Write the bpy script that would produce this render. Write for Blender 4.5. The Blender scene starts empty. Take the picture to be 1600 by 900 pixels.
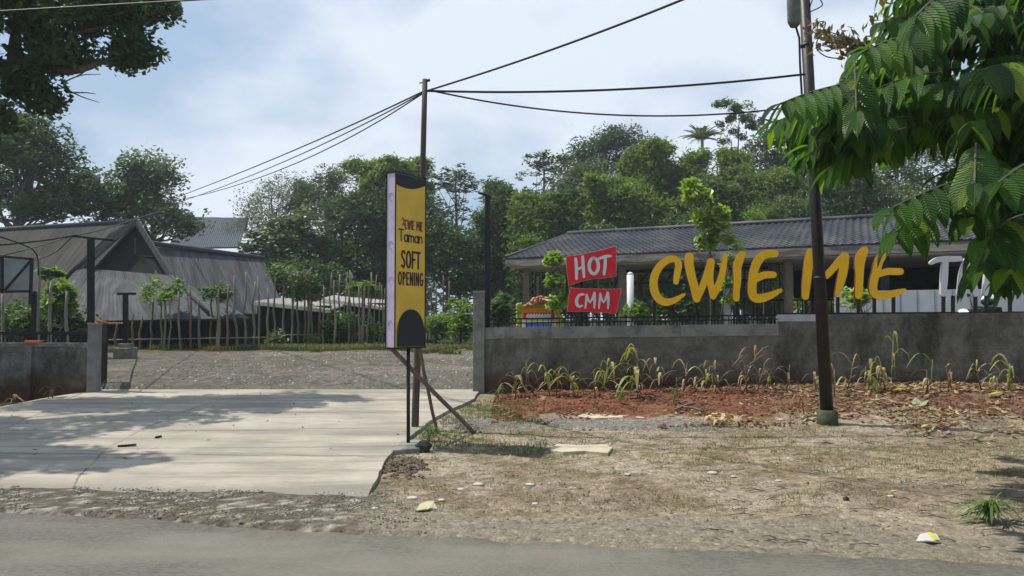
import bpy, math, random
import numpy as np
from mathutils import Vector, Matrix
rnd = random.Random(7)
RN = np.random.default_rng(11)
scene = bpy.context.scene
col = scene.collection
R = math.radians
# ------------------------------------------------------------------ camera model
F = 1200.0; EYE = 1.5; PIT = math.atan(50 / F)
CA, SA = math.cos(PIT), math.sin(PIT)
def ray(px, py):
    u = (px - 800) / F; v = (450 - py) / F
    return np.array([u, CA - v * SA, SA + v * CA])
def at(px, py, Y):
    d = ray(px, py); k = Y / d[1]
    return np.array([d[0] * k, Y, EYE + d[2] * k])
def sstep(t):
    t = np.clip(t, 0, 1); return t * t * (3 - 2 * t)
def hash2(i, j, s):
    v = np.sin(i * 127.1 + j * 311.7 + s * 74.7) * 43758.5453
    return v - np.floor(v)
def vnoise(x, y, s=0):
    x = np.asarray(x, float); y = np.asarray(y, float)
    i, j = np.floor(x), np.floor(y); fx, fy = x - i, y - j
    fx = fx * fx * (3 - 2 * fx); fy = fy * fy * (3 - 2 * fy)
    a, b, c, d = hash2(i, j, s), hash2(i + 1, j, s), hash2(i, j + 1, s), hash2(i + 1, j + 1, s)
    return (a * (1 - fx) + b * fx) * (1 - fy) + (c * (1 - fx) + d * fx) * fy
def fbm(x, y, s=0, o=4):
    t = 0; a = .5; f = 1
    for k in range(o):
        t = t + a * vnoise(np.asarray(x) * f, np.asarray(y) * f, s + k); a *= .5; f *= 2.07
    return t / (1 - .5 ** o)
WA = np.array([-0.49, 13.6]); WB = np.array([8.4, 12.6])
WD = (WB - WA) / np.linalg.norm(WB - WA); WN = np.array([WD[1], -WD[0]])   # WN faces the road
def wdist(x, y):  # distance in front of the right wall
    return (x - WA[0]) * WN[0] + (y - WA[1]) * WN[1]
def gz(x, y):
    x = np.asarray(x, float); y = np.asarray(y, float)
    b = np.interp(y, [-60, 5, 7, 10, 13.4, 17, 21, 27, 40, 100, 600], [0, 0, .03, .1, .2, .41, .62, .74, .85, 1.1, 1.3])
    r = .22 * sstep((x + .5) / 8) * sstep((y - 8.5) / 4)
    w = wdist(x, y)
    m = .07 * np.exp(-((w - .3) / .9) ** 2) * sstep((x + .4) / 1.2) * (w > -.5)
    l = -.12 * sstep((-7.2 - x) / 1.5) * sstep((y - 10) / 2) * (1 - sstep((y - 14) / 2))
    return b + r + m + l
def hit(px, py, f=None, lo=2.0, hi=300.0):
    f = f or gz
    d = ray(px, py); a, b = lo, hi
    g = lambda Y: EYE + d[2] * Y / d[1] - float(f(d[0] * Y / d[1], Y))
    Y = lo
    while Y < hi and g(Y) > 0: Y += .15
    a, b = Y - .15, Y
    for _ in range(20):
        m = (a + b) / 2
        if g(m) > 0: a = m
        else: b = m
    Y = (a + b) / 2
    return np.array([d[0] * Y / d[1], Y, float(f(d[0] * Y / d[1], Y))])
def plane_hit(px, py, p0=WA, n=WN, off=0.0):
    d = ray(px, py)
    p = np.array(p0) + n * off
    k = (p @ n) / (d[0] * n[0] + d[1] * n[1])
    return np.array([d[0] * k, d[1] * k, EYE + d[2] * k])
# ------------------------------------------------------------------ objects
LOC = {}
def tag(o, label=None, cat=None, group=None, kind=None):
    if label: o['label'] = label
    if cat: o['category'] = cat
    if group: o['group'] = group
    if kind: o['kind'] = kind
    return o
def thing(name, loc, label, cat, group=None):
    o = bpy.data.objects.new(name, None); col.objects.link(o)
    o.location = tuple(float(c) for c in loc); o.empty_display_size = .1
    LOC[o.name] = np.array(loc, float)
    return tag(o, label, cat, group)
def root_loc(p):
    while p.parent: p = p.parent
    return LOC.get(p.name, np.zeros(3))
def link_mesh(name, me, parent=None, origin=None):
    o = bpy.data.objects.new(name, me); col.objects.link(o)
    if parent is not None: o.parent = parent
    elif origin is not None:
        o.location = tuple(float(c) for c in origin); LOC[o.name] = np.array(origin, float)
    return o
def np_mesh(name, V, Fq, mats, parent=None, origin=None, smooth=False, uv=None, colattr=None):
    V = np.asarray(V, np.float32).copy(); Fq = np.asarray(Fq, np.int32)
    off = root_loc(parent) if parent is not None else (np.array(origin, float) if origin is not None else np.zeros(3))
    V -= off.astype(np.float32)
    me = bpy.data.meshes.new(name); n = Fq.shape[1]
    me.vertices.add(len(V)); me.vertices.foreach_set('co', V.ravel())
    me.loops.add(Fq.size); me.loops.foreach_set('vertex_index', Fq.ravel())
    me.polygons.add(len(Fq)); me.polygons.foreach_set('loop_start', np.arange(0, Fq.size, n, dtype=np.int32))
    me.polygons.foreach_set('use_smooth', np.full(len(Fq), smooth))
    if uv is not None:
        l = me.uv_layers.new(name='UVMap'); l.data.foreach_set('uv', np.asarray(uv, np.float32)[Fq.ravel()].ravel())
    if colattr is not None:
        a = me.color_attributes.new('Zone', 'FLOAT_COLOR', 'POINT'); a.data.foreach_set('color', np.asarray(colattr, np.float32).ravel())
    me.update(calc_edges=True)
    for m in (mats if isinstance(mats, list) else [mats]): me.materials.append(m)
    return link_mesh(name, me, parent, origin)
class MB:
    def __init__(s): s.v = []; s.f = []; s.mi = []; s.sm = []
    def face(s, idx, mi=0, sm=False): s.f.append(tuple(idx)); s.mi.append(mi); s.sm.append(sm)
    def add(s, vs):
        b = len(s.v); s.v += [tuple(float(c) for c in p) for p in vs]; return b
    def hexa(s, p, mi=0):      # 8 points: bottom 4 ccw, top 4 ccw
        b = s.add(p)
        for q in ((3, 2, 1, 0), (4, 5, 6, 7), (0, 1, 5, 4), (1, 2, 6, 5), (2, 3, 7, 6), (3, 0, 4, 7)): s.face([b + i for i in q], mi)
    def box(s, c, size, rz=0, mi=0):
        x, y, z = [k / 2 for k in size]; ca, sa = math.cos(rz), math.sin(rz)
        P = []
        for dz in (-z, z):
            for dx, dy in ((-x, -y), (x, -y), (x, y), (-x, y)):
                P.append((c[0] + dx * ca - dy * sa, c[1] + dx * sa + dy * ca, c[2] + dz))
        s.hexa(P, mi)
    def beam(s, a, b, w, h, mi=0):   # rectangular bar a->b
        a = np.array(a, float); b = np.array(b, float); d = b - a; d /= np.linalg.norm(d)
        up = np.array([0, 0, 1.]) if abs(d[2]) < .95 else np.array([0, 1., 0])
        x = np.cross(d, up); x /= np.linalg.norm(x); y = np.cross(x, d)
        x *= w / 2; y *= h / 2
        s.hexa([a - x - y, a + x - y, b + x - y, b - x - y, a - x + y, a + x + y, b + x + y, b - x + y], mi)
    def tube(s, pts, r, n=8, mi=0, caps=True):
        pts = [np.array(p, float) for p in pts]
        if not hasattr(r, '__len__'): r = [r] * len(pts)
        d0 = pts[1] - pts[0]; up = np.array([0, 0, 1.]) if abs(d0[2]) < .9 * np.linalg.norm(d0) else np.array([1., 0, 0])
        rings = []
        for i, p in enumerate(pts):
            d = pts[min(i + 1, len(pts) - 1)] - pts[max(i - 1, 0)]; d = d / (np.linalg.norm(d) + 1e-9)
            x = np.cross(d, up); x /= (np.linalg.norm(x) + 1e-9); y = np.cross(x, d); up = y
            rings.append(s.add([p + (x * math.cos(t) + y * math.sin(t)) * r[i] for t in [2 * math.pi * k / n for k in range(n)]]))
        for a, b in zip(rings[:-1], rings[1:]):
            for k in range(n):
                s.face((a + k, a + (k + 1) % n, b + (k + 1) % n, b + k), mi, True)
        if caps:
            s.face([rings[0] + k for k in range(n)][::-1], mi); s.face([rings[-1] + k for k in range(n)], mi)
    def prism(s, P, N, t, mi=0, mside=None):   # polygon P extruded by -N*t behind
        P = [np.array(p, float) for p in P]; N = np.array(N, float); mside = mi if mside is None else mside
        a = s.add(P); b = s.add([p - N * t for p in P]); n = len(P)
        s.face([a + k for k in range(n)], mi); s.face([b + k for k in range(n)][::-1], mside)
        for k in range(n): s.face((a + k, b + k, b + (k + 1) % n, a + (k + 1) % n), mside)
    def blob(s, c, r, seed=0, n=8, m=5, amp=.25, mi=0, sm=True):
        rg = random.Random(seed); rings = []
        r = r if hasattr(r, '__len__') else (r, r, r)
        for i in range(1, m):
            ph = math.pi * i / m
            rings.append(s.add([(c[0] + r[0] * math.sin(ph) * math.cos(2 * math.pi * k / n) * (1 + rg.uniform(-amp, amp)),
                                 c[1] + r[1] * math.sin(ph) * math.sin(2 * math.pi * k / n) * (1 + rg.uniform(-amp, amp)),
                                 c[2] + r[2] * math.cos(ph) * (1 + rg.uniform(-amp, amp))) for k in range(n)]))
        t = s.add([(c[0], c[1], c[2] + r[2])]); bt = s.add([(c[0], c[1], c[2] - r[2])])
        for k in range(n):
            s.face((t, rings[0] + k, rings[0] + (k + 1) % n), mi, sm); s.face((bt, rings[-1] + (k + 1) % n, rings[-1] + k), mi, sm)
        for a, b in zip(rings[:-1], rings[1:]):
            for k in range(n): s.face((a + k, b + k, b + (k + 1) % n, a + (k + 1) % n), mi, sm)
    def build(s, name, mats, parent=None, origin=None, bevel=0):
        off = root_loc(parent) if parent is not None else (np.array(origin, float) if origin is not None else np.zeros(3))
        me = bpy.data.meshes.new(name)
        me.from_pydata([tuple(np.array(p) - off) for p in s.v], [], s.f)
        me.polygons.foreach_set('material_index', s.mi); me.polygons.foreach_set('use_smooth', s.sm)
        for m in (mats if isinstance(mats, list) else [mats]): me.materials.append(m)
        me.update()
        o = link_mesh(name, me, parent, origin)
        if bevel:
            b = o.modifiers.new('bevel', 'BEVEL'); b.width = bevel; b.segments = 2; b.limit_method = 'ANGLE'
        return o
def copy_part(o, parent, delta):
    c = o.copy(); col.objects.link(c); c.parent = parent
    c.location = Vector(o.location) + Vector([float(k) for k in delta]); return c
# ------------------------------------------------------------------ strokes (lettering)
def smooth(pts, sub=5):
    P = [np.array(p, float) for p in pts]
    if len(P) < 3: 
        return [P[0] + (P[1] - P[0]) * t for t in np.linspace(0, 1, 4)]
    out = []
    for i in range(len(P) - 1):
        p0 = P[max(i - 1, 0)]; p1 = P[i]; p2 = P[i + 1]; p3 = P[min(i + 2, len(P) - 1)]
        for k in range(sub):
            t = k / sub
            out.append(.5 * ((2 * p1) + (-p0 + p2) * t + (2 * p0 - 5 * p1 + 4 * p2 - p3) * t * t + (-p0 + 3 * p1 - 3 * p2 + p3) * t ** 3))
    out.append(P[-1]); return out
def stroke(mb, pts, f, N, thick, off, mi=0, mside=0, closed=False, sub=5):
    """pts: (x, y, r) in a flat drawing plane; f maps it to 3-D; N front normal."""
    P = smooth(pts, sub); L = []; Rr = []
    n = len(P)
    for i, p in enumerate(P):
        a = P[max(i - 1, 0)]; b = P[min(i + 1, n - 1)]
        d = (b - a)[:2]; d = d / (np.linalg.norm(d) + 1e-9); q = np.array([-d[1], d[0]]) * p[2]
        L.append(p[:2] + q); Rr.append(p[:2] - q)
    def cap(p, d, r):
        a0 = math.atan2(d[1], d[0])
        return [p[:2] + r * np.array([math.cos(a0 + t), math.sin(a0 + t)]) for t in np.linspace(math.pi / 2, -math.pi / 2, 7)[1:-1]]
    d1 = (P[-1] - P[-2])[:2]; d0 = (P[0] - P[1])[:2]
    endc = cap(P[-1], d1, P[-1][2]); stc = cap(P[0], d0, P[0][2])
    N = np.array(N, float)
    to3 = lambda q: np.array(f(q[0], q[1])) + N * off
    Lb = mb.add([to3(q) for q in L]); Rb = mb.add([to3(q) for q in Rr]); Eb = mb.add([to3(q) for q in endc]); Sb = mb.add([to3(q) for q in stc])
    cnt = Sb + len(stc) - Lb
    back = mb.add([np.array(mb.v[Lb + i]) - N * thick for i in range(cnt)]); dl = back - Lb
    for i in range(n - 1):
        mb.face((Lb + i, Rb + i, Rb + i + 1, Lb + i + 1), mi); mb.face((Lb + i + dl, Lb + i + 1 + dl, Rb + i + 1 + dl, Rb + i + dl), mside)
    e = [Lb + n - 1] + [Eb + k for k in range(len(endc))] + [Rb + n - 1]; mb.face(e, mi); mb.face([k + dl for k in e[::-1]], mside)
    e2 = [Rb] + [Sb + k for k in range(len(stc))] + [Lb]; mb.face(e2, mi); mb.face([k + dl for k in e2[::-1]], mside)
    loop = [Lb + i for i in range(n)] + e[1:-1] + [Rb + i for i in range(n - 1, -1, -1)] + e2[1:-1]
    for a, b in zip(loop, loop[1:] + loop[:1]): mb.face((a, b, b + dl, a + dl), mside)
def arc(cx, cy, rx, ry, a0, a1, n=9): return [(cx + rx * math.cos(R(a)), cy + ry * math.sin(R(a))) for a in np.linspace(a0, a1, n)]
GL = {
 'C': (.7, [arc(.42, .5, .38, .5, 50, 310)]), 'W': (1.0, [[(0, 1), (.12, .5), (.25, 0)], [(.25, 0), (.5, .85)], [(.5, .85), (.7, 0)], [(.7, 0), (.95, 1)]]),
 'I': (.15, [[(.07, 1), (.07, 0)]]), 'E': (.55, [[(.05, 1), (.05, 0)], [(.05, .97), (.52, .97)], [(.05, .5), (.45, .5)], [(.05, .03), (.52, .03)]]),
 'M': (.85, [[(0, 0), (.06, 1)], [(.06, 1), (.4, .35)], [(.4, .35), (.76, 1)], [(.76, 1), (.82, 0)]]),
 'S': (.6, [[(.55, .86), (.4, .98), (.18, .95), (.06, .78), (.15, .6), (.4, .46), (.54, .3), (.48, .1), (.28, .01), (.05, .12)]]),
 'O': (.75, [arc(.37, .5, .34, .48, 90, 450, 15)]), 'F': (.52, [[(.05, 1), (.05, 0)], [(.05, .97), (.5, .97)], [(.05, .52), (.42, .52)]]),
 'T': (.65, [[(.32, .97), (.32, 0)], [(0, .97), (.65, .97)]]), 'P': (.55, [[(.05, 0), (.05, 1)], [(.05, .97), (.35, .96), (.52, .78), (.4, .56), (.05, .5)]]),
 'N': (.68, [[(.04, 0), (.04, 1)], [(.04, 1), (.62, 0)], [(.62, 0), (.62, 1)]]), 'G': (.72, [arc(.4, .5, .36, .5, 50, 350, 11), [(.45, .45), (.76, .45)]]),
 'H': (.65, [[(.05, 0), (.05, 1)], [(.6, 0), (.6, 1)], [(.05, .5), (.6, .5)]]),
 'A': (.75, [[(0, 0), (.36, 1)], [(.36, 1), (.72, 0)], [(.14, .36), (.6, .36)]]),
 'a': (.5, [arc(.24, .28, .22, .28, 0, 360, 11), [(.46, .56), (.46, .1), (.55, 0)]]),
 'm': (.8, [[(.04, .55), (.04, 0)], [(.04, .4), (.2, .56), (.36, .45), (.38, 0)], [(.38, .4), (.56, .56), (.72, .42), (.74, 0)]]),
 'n': (.5, [[(.04, .55), (.04, 0)], [(.04, .38), (.24, .56), (.44, .42), (.46, 0)]]), ' ': (.35, []),
 't': (.75, [[(.4, .9), (.36, .3), (.25, .02), (.08, .1)], [(0, .8), (.1, .95), (.4, .9), (.8, 1.0)]]),
}
def text(mb, s, f, N, x0, x1, y0, y1, wt=.09, gap=.16, thick=.004, off=.004, mi=0, slant=0):
    tot = sum(GL[c][0] + gap for c in s) - gap; sx = (x1 - x0) / tot; sy = y1 - y0; x = 0; k = 0
    for c in s:
        w, strs = GL[c]
        for st in strs:
            pts = [(x0 + (x + p[0] + slant * p[1]) * sx, y0 + p[1] * sy, wt * min(abs(sx), abs(sy)) if False else wt) for p in st]
            stroke(mb, pts, f, N, thick, off + .0004 * (k % 5), mi, mi, sub=3); k += 1
        x += w + gap
# ------------------------------------------------------------------ materials
def nt_new(name):
    m = bpy.data.materials.new(name); m.use_nodes = True; nt = m.node_tree
    b = nt.nodes['Principled BSDF']; return m, nt, b
def rgba(c): return (c[0], c[1], c[2], 1)
def mixcol(nt, f, a, b, mode='MIX'):
    n = nt.nodes.new('ShaderNodeMix'); n.data_type = 'RGBA'; n.blend_type = mode
    for s, v in ((0, f), (6, a), (7, b)):
        if isinstance(v, bpy.types.NodeSocket): nt.links.new(v, n.inputs[s])
        else: n.inputs[s].default_value = v
    return n.outputs[2]
def noise(nt, vec, scale, detail=5, rough=.6):
    n = nt.nodes.new('ShaderNodeTexNoise'); n.inputs['Scale'].default_value = scale; n.inputs['Detail'].default_value = detail
    n.inputs['Roughness'].default_value = rough
    if vec is not None: nt.links.new(vec, n.inputs['Vector'])
    return n.outputs['Fac']
def ramp(nt, v, lo, hi, a=0.0, b=1.0):
    n = nt.nodes.new('ShaderNodeMapRange'); n.inputs[1].default_value = lo; n.inputs[2].default_value = hi
    n.inputs[3].default_value = a; n.inputs[4].default_value = b; nt.links.new(v, n.inputs[0]); return n.outputs[0]
def mapping(nt, vec, scale):
    n = nt.nodes.new('ShaderNodeMapping'); n.inputs['Scale'].default_value = scale; nt.links.new(vec, n.inputs['Vector']); return n.outputs[0]
def math_(nt, op, a, b=0.0):
    n = nt.nodes.new('ShaderNodeMath'); n.operation = op
    for i, v in enumerate((a, b)):
        if isinstance(v, bpy.types.NodeSocket): nt.links.new(v, n.inputs[i])
        else: n.inputs[i].default_value = v
    return n.outputs[0]
def bump(nt, b, h, strength, dist=.02):
    n = nt.nodes.new('ShaderNodeBump'); n.inputs['Strength'].default_value = strength; n.inputs['Distance'].default_value = dist
    nt.links.new(h, n.inputs['Height']); nt.links.new(n.outputs[0], b.inputs['Normal'])
def mat(name, c, rough=.8, var=.2, scale=4, c2=None, patch=None, pscale=1.2, plo=.5, phi=.65, bmp=0, bscale=30, metal=0, spec=.3, stretch=(1, 1, 1), uv=False):
    m, nt, b = nt_new(name); tc = nt.nodes.new('ShaderNodeTexCoord')
    vec = mapping(nt, tc.outputs['UV' if uv else 'Object'], stretch)
    n1 = noise(nt, vec, scale, 7)
    ca = tuple(k * (1 - var) for k in c); cb = tuple(min(1, k * (1 + var)) for k in (c2 or c))
    o = mixcol(nt, ramp(nt, n1, .3, .7), rgba(ca), rgba(cb))
    if patch:
        o = mixcol(nt, ramp(nt, noise(nt, vec, pscale, 8, .65), plo, phi), o, rgba(patch))
    nt.links.new(o, b.inputs['Base Color']); b.inputs['Roughness'].default_value = rough; b.inputs['Metallic'].default_value = metal
    b.inputs['Specular IOR Level'].default_value = spec
    if bmp: bump(nt, b, noise(nt, vec, bscale, 8, .7), bmp)
    return m
def leafmat(name, c1, c2, c3=None, tr=.3, rough=.5, spec=.35, ribs=False):
    m, nt, b = nt_new(name); g = nt.nodes.new('ShaderNodeNewGeometry'); r = g.outputs['Random Per Island']
    o = mixcol(nt, r, rgba(c1), rgba(c2))
    if c3: o = mixcol(nt, ramp(nt, r, .93, .94), o, rgba(c3))
    tc = nt.nodes.new('ShaderNodeTexCoord')
    o = mixcol(nt, ramp(nt, noise(nt, tc.outputs['Object'], .45, 3), .35, .65), o, mixcol(nt, 1.0, o, (.72, .78, .8, 1), 'MULTIPLY'))
    if ribs:
        sp = nt.nodes.new('ShaderNodeSeparateXYZ'); nt.links.new(tc.outputs['UV'], sp.inputs[0])
        au = math_(nt, 'ABSOLUTE', math_(nt, 'SUBTRACT', sp.outputs[0], .5))
        ph = math_(nt, 'MULTIPLY', math_(nt, 'SUBTRACT', sp.outputs[1], math_(nt, 'MULTIPLY', au, .35)), 2 * math.pi * 13)
        w = math_(nt, 'SINE', ph)
        mid = ramp(nt, au, 0, .05, 0, 1)
        h = math_(nt, 'ADD', math_(nt, 'MULTIPLY', w, .5), math_(nt, 'MULTIPLY', mid, 1.2))
        bump(nt, b, h, .9, .006)
        o = mixcol(nt, ramp(nt, w, .3, 1, 0, .35), o, mixcol(nt, 1.0, o, (.5, .55, .5, 1), 'MULTIPLY'))
        o = mixcol(nt, ramp(nt, au, .012, .03, 1, 0), o, (.16, .22, .05, 1))
    nt.links.new(o, b.inputs['Base Color']); b.inputs['Roughness'].default_value = rough; b.inputs['Specular IOR Level'].default_value = spec
    t = nt.nodes.new('ShaderNodeBsdfTranslucent'); nt.links.new(mixcol(nt, 1.0, o, (1.5, 1.6, .6, 1), 'MULTIPLY'), t.inputs[0])
    mx = nt.nodes.new('ShaderNodeMixShader'); mx.inputs[0].default_value = tr
    nt.links.new(b.outputs[0], mx.inputs[1]); nt.links.new(t.outputs[0], mx.inputs[2])
    nt.links.new(mx.outputs[0], nt.nodes['Material Output'].inputs['Surface'])
    return m
BLACK = mat('black_metal', (.009, .01, .011), .5, .3, 8)
ASPH = mat('asphalt', (.14, .134, .114), .95, .35, 45, patch=(.21, .197, .165), pscale=.6, plo=.42, phi=.62, bmp=.8, bscale=70, spec=.15, stretch=(.55, 1.3, 1))
DUST = None
def wall_mat():
    m, nt, b = nt_new('rough_render'); tc = nt.nodes.new('ShaderNodeTexCoord'); v = tc.outputs['Object']
    o = mixcol(nt, ramp(nt, noise(nt, v, 3.5, 8, .75), .32, .68), (.085, .083, .07, 1), (.235, .23, .2, 1))
    o = mixcol(nt, ramp(nt, noise(nt, mapping(nt, v, (1, 1, .6)), 1.3, 8, .7), .48, .62), o, (.06, .058, .048, 1))
    sp = nt.nodes.new('ShaderNodeSeparateXYZ'); nt.links.new(v, sp.inputs[0])
    g = math_(nt, 'FRACT', math_(nt, 'ADD', math_(nt, 'MULTIPLY', math_(nt, 'ADD', sp.outputs[2], math_(nt, 'MULTIPLY', noise(nt, v, 2, 3), .05)), 5.0), .3)); jl = ramp(nt, g, .0, .1, 1, 0)
    jl = math_(nt, 'MULTIPLY', jl, ramp(nt, noise(nt, v, 2.7, 4), .42, .58, 0, 1)); o = mixcol(nt, math_(nt, 'MULTIPLY', jl, .12), o, (.03, .028, .023, 1))
    dz = math_(nt, 'ADD', sp.outputs[2], math_(nt, 'MULTIPLY', noise(nt, v, 3, 6, .7), -.55)); o = mixcol(nt, ramp(nt, dz, .02, .32, .85, 0), o, (.075, .035, .02, 1))
    nt.links.new(o, b.inputs['Base Color']); b.inputs['Roughness'].default_value = .95; b.inputs['Specular IOR Level'].default_value = .15
    bump(nt, b, math_(nt, 'SUBTRACT', noise(nt, v, 14, 9, .75), math_(nt, 'MULTIPLY', jl, .12)), .9, .04)
    return m
WALLM = wall_mat()
COPE = mat('pale_render', (.25, .245, .225), .9, .3, 5, patch=(.13, .125, .11), pscale=2.5, plo=.48, phi=.6, bmp=.4, bscale=25)
CONCP = mat('pillar_concrete', (.19, .19, .17), .9, .3, 5, patch=(.1, .105, .09), pscale=2, bmp=.5, bscale=25)
YEL = mat('yellow_acrylic', (.9, .52, .01), .5, .1, 2.5, spec=.35)
YSIDE = mat('letter_return', (.2, .05, .01), .6, .1, 4)
WHT = mat('white_acrylic', (.62, .63, .66), .5, .05, 3)
RED = mat('red_panel', (.62, .012, .02), .45, .08, 3)
LGREY = mat('panel_edge', (.5, .48, .5), .6, .1, 5)
# ------------------------------------------------------------------ ground
E0, EM, E1 = hit(0, 797), hit(800, 846), hit(1600, 885)
def edge_y(x):   # road edge
    x = np.asarray(x, float)
    y = np.interp(x, [E0[0], EM[0], E1[0]], [E0[1], EM[1], E1[1]])
    s0 = (EM[1] - E0[1]) / (EM[0] - E0[0]); s1 = (E1[1] - EM[1]) / (E1[0] - EM[0])
    y = np.where(x < E0[0], E0[1] + (x - E0[0]) * s0 * .9, y); y = np.where(x > E1[0], E1[1] + (x - E1[0]) * s1, y)
    return y
DR = [hit(*p) for p in ((576, 775), (590, 748), (607, 718), (640, 690), (668, 665), (702, 645), (742, 627), (748, 616), (752, 611))]
DL = [hit(*p) for p in ((-260, 757), (-200, 700), (-80, 655), (0, 640), (70, 626), (140, 614), (150, 611))]
DR[-1][1] = 13.75; DL[-1][1] = 13.75; DL[-1][0] = -7.45
def resamp(P, n):
    P = np.array(P)[:, :2]; d = np.r_[0, np.cumsum(np.linalg.norm(np.diff(P, axis=0), axis=1))]; t = np.linspace(0, d[-1], n)
    return np.c_[np.interp(t, d, P[:, 0]), np.interp(t, d, P[:, 1])]
DRr, DLr = resamp(DR, 60), resamp(DL, 60)
def drive_right_x(y): return np.interp(y, DRr[:, 1], DRr[:, 0])
def drive_left_x(y): return np.interp(y, DLr[:, 1], DLr[:, 0])
def in_drive(x, y, m=0.0):
    y0 = np.interp(x, [DL[0][0], DR[0][0]], [DL[0][1], DR[0][1]])
    return (y > y0 - m) & (y < 13.75) & (x < drive_right_x(y) + m) & (x > drive_left_x(y) - m)
def axis(segs):
    out = []
    for a, b, s in segs: out += list(np.arange(a, b, s))
    out.append(segs[-1][1]); return np.array(out)
gxs = axis([(-500, -100, 40), (-100, -30, 6), (-30, -10, .6), (-10, 11, .07), (11, 30, .8), (30, 100, 6), (100, 500, 40)])
gys = axis([(-60, 3, 4), (3, 14.5, .055), (14.5, 27, .16), (27, 50, 1), (50, 120, 6), (120, 620, 50)])
GX, GY = np.meshgrid(gxs, gys); x, y = GX.ravel(), GY.ravel()
z = gz(x, y)
e = y - edge_y(x)
w = wdist(x, y)
near = (np.abs(x) < 12) & (y < 15)
jit = (fbm(x * 1.3, y * 1.3, 3) - .5)
right = sstep((x - drive_right_x(np.clip(y, 6, 13.7)) - .02) / .3) * (y < 13.7)
rough_z = (fbm(x * 5, y * 5, 5) - .5) * .03 + (fbm(x * 16, y * 16, 9, 3) - .5) * .024
drv = in_drive(x, y)
amp = np.where(drv, 0, .35 + .65 * right) * near
z = z + rough_z * amp
redm = sstep((2.75 + jit * 1.5 + sstep((x - 2.6) / 3) * -.35 - w) / .35) * sstep((x + .45) / .5) * (y < 14)
z = z + redm * ((fbm(x * 9, y * 9, 31, 4) - .5) * .075)
z = np.where(y > 14.5, z + (fbm(x * 1.2, y * 1.2, 8) - .5) * .05, z)
# dip under the road surface
z = np.where(e < .06, z - .05 * sstep((.06 - e) / .06), z)
C = np.zeros((len(x), 4)); C[:, 3] = 1
def mixz(mask, c):
    m = np.clip(mask, 0, 1)[:, None]; C[:, :3] = C[:, :3] * (1 - m) + np.array(c) * m
n1, n2, n3, n4 = fbm(x * .9, y * .9, 1), fbm(x * 3, y * 3, 2), fbm(x * 7, y * 12, 4), fbm(x * 22, y * 22, 14, 3)
mixz(np.ones(len(x)), (.285, .235, .178))
mixz(sstep((n2 - .45) / .15), (.21, .168, .122))
mixz(sstep((n1 - .5) / .1) * .7, (.35, .3, .235))
band = np.exp(-((w - 4.8) / 1.2) ** 2)
mixz(sstep((n3 - .52) / .12) * band * .8, (.13, .125, .05))      # dry grass
mixz(sstep((n3 - .6) / .08) * .5, (.12, .1, .06))
grey = np.exp(-((w - 3.15 - jit * .5) / .42) ** 4) * sstep((x + 1.0) / .5) * sstep((3.2 - x) / .8)
mixz(grey * .85, (.185, .175, .165))
mixz(redm * (.75 + .25 * n2) * (1 - .55 * sstep((x - 2.8) / 2.5)), (.18, .066, .036))
mixz(redm * sstep((n4 - .55) / .1) * .6, (.1, .035, .02))
mixz(redm * sstep((x - 3) / 2.5) * .55, (.12, .075, .045))
mixz(sstep((e - .05 < .85 + jit * .6) * 1.0) * sstep((1 - e + jit) / .4) * sstep((x + 8) / 1), (.235, .21, .165))
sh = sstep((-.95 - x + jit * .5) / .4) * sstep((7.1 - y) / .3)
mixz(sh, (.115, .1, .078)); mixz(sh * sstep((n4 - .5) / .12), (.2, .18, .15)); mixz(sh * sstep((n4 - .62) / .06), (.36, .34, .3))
lot = sstep((y - 13.55) / .12)
mixz(lot, (.1, .092, .08)); mixz(lot * sstep((n2 - .5) / .15) * .7, (.14, .13, .11)); mixz(lot * sstep((fbm(x * .25, y * .7, 21) - .5) / .12) * .5, (.19, .178, .155))
mixz(lot * sstep((n4 - .58) / .08) * .4, (.25, .235, .2))
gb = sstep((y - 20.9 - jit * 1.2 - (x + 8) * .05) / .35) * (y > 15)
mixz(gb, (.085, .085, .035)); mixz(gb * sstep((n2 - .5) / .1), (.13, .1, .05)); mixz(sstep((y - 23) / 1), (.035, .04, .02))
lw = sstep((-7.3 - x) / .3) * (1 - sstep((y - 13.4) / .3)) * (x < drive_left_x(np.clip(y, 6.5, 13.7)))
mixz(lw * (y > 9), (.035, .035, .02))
nx, ny = len(gxs), len(gys)
I = np.arange(nx * ny).reshape(ny, nx)
Fq = np.stack([I[:-1, :-1], I[:-1, 1:], I[1:, 1:], I[1:, :-1]], -1).reshape(-1, 4)
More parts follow.
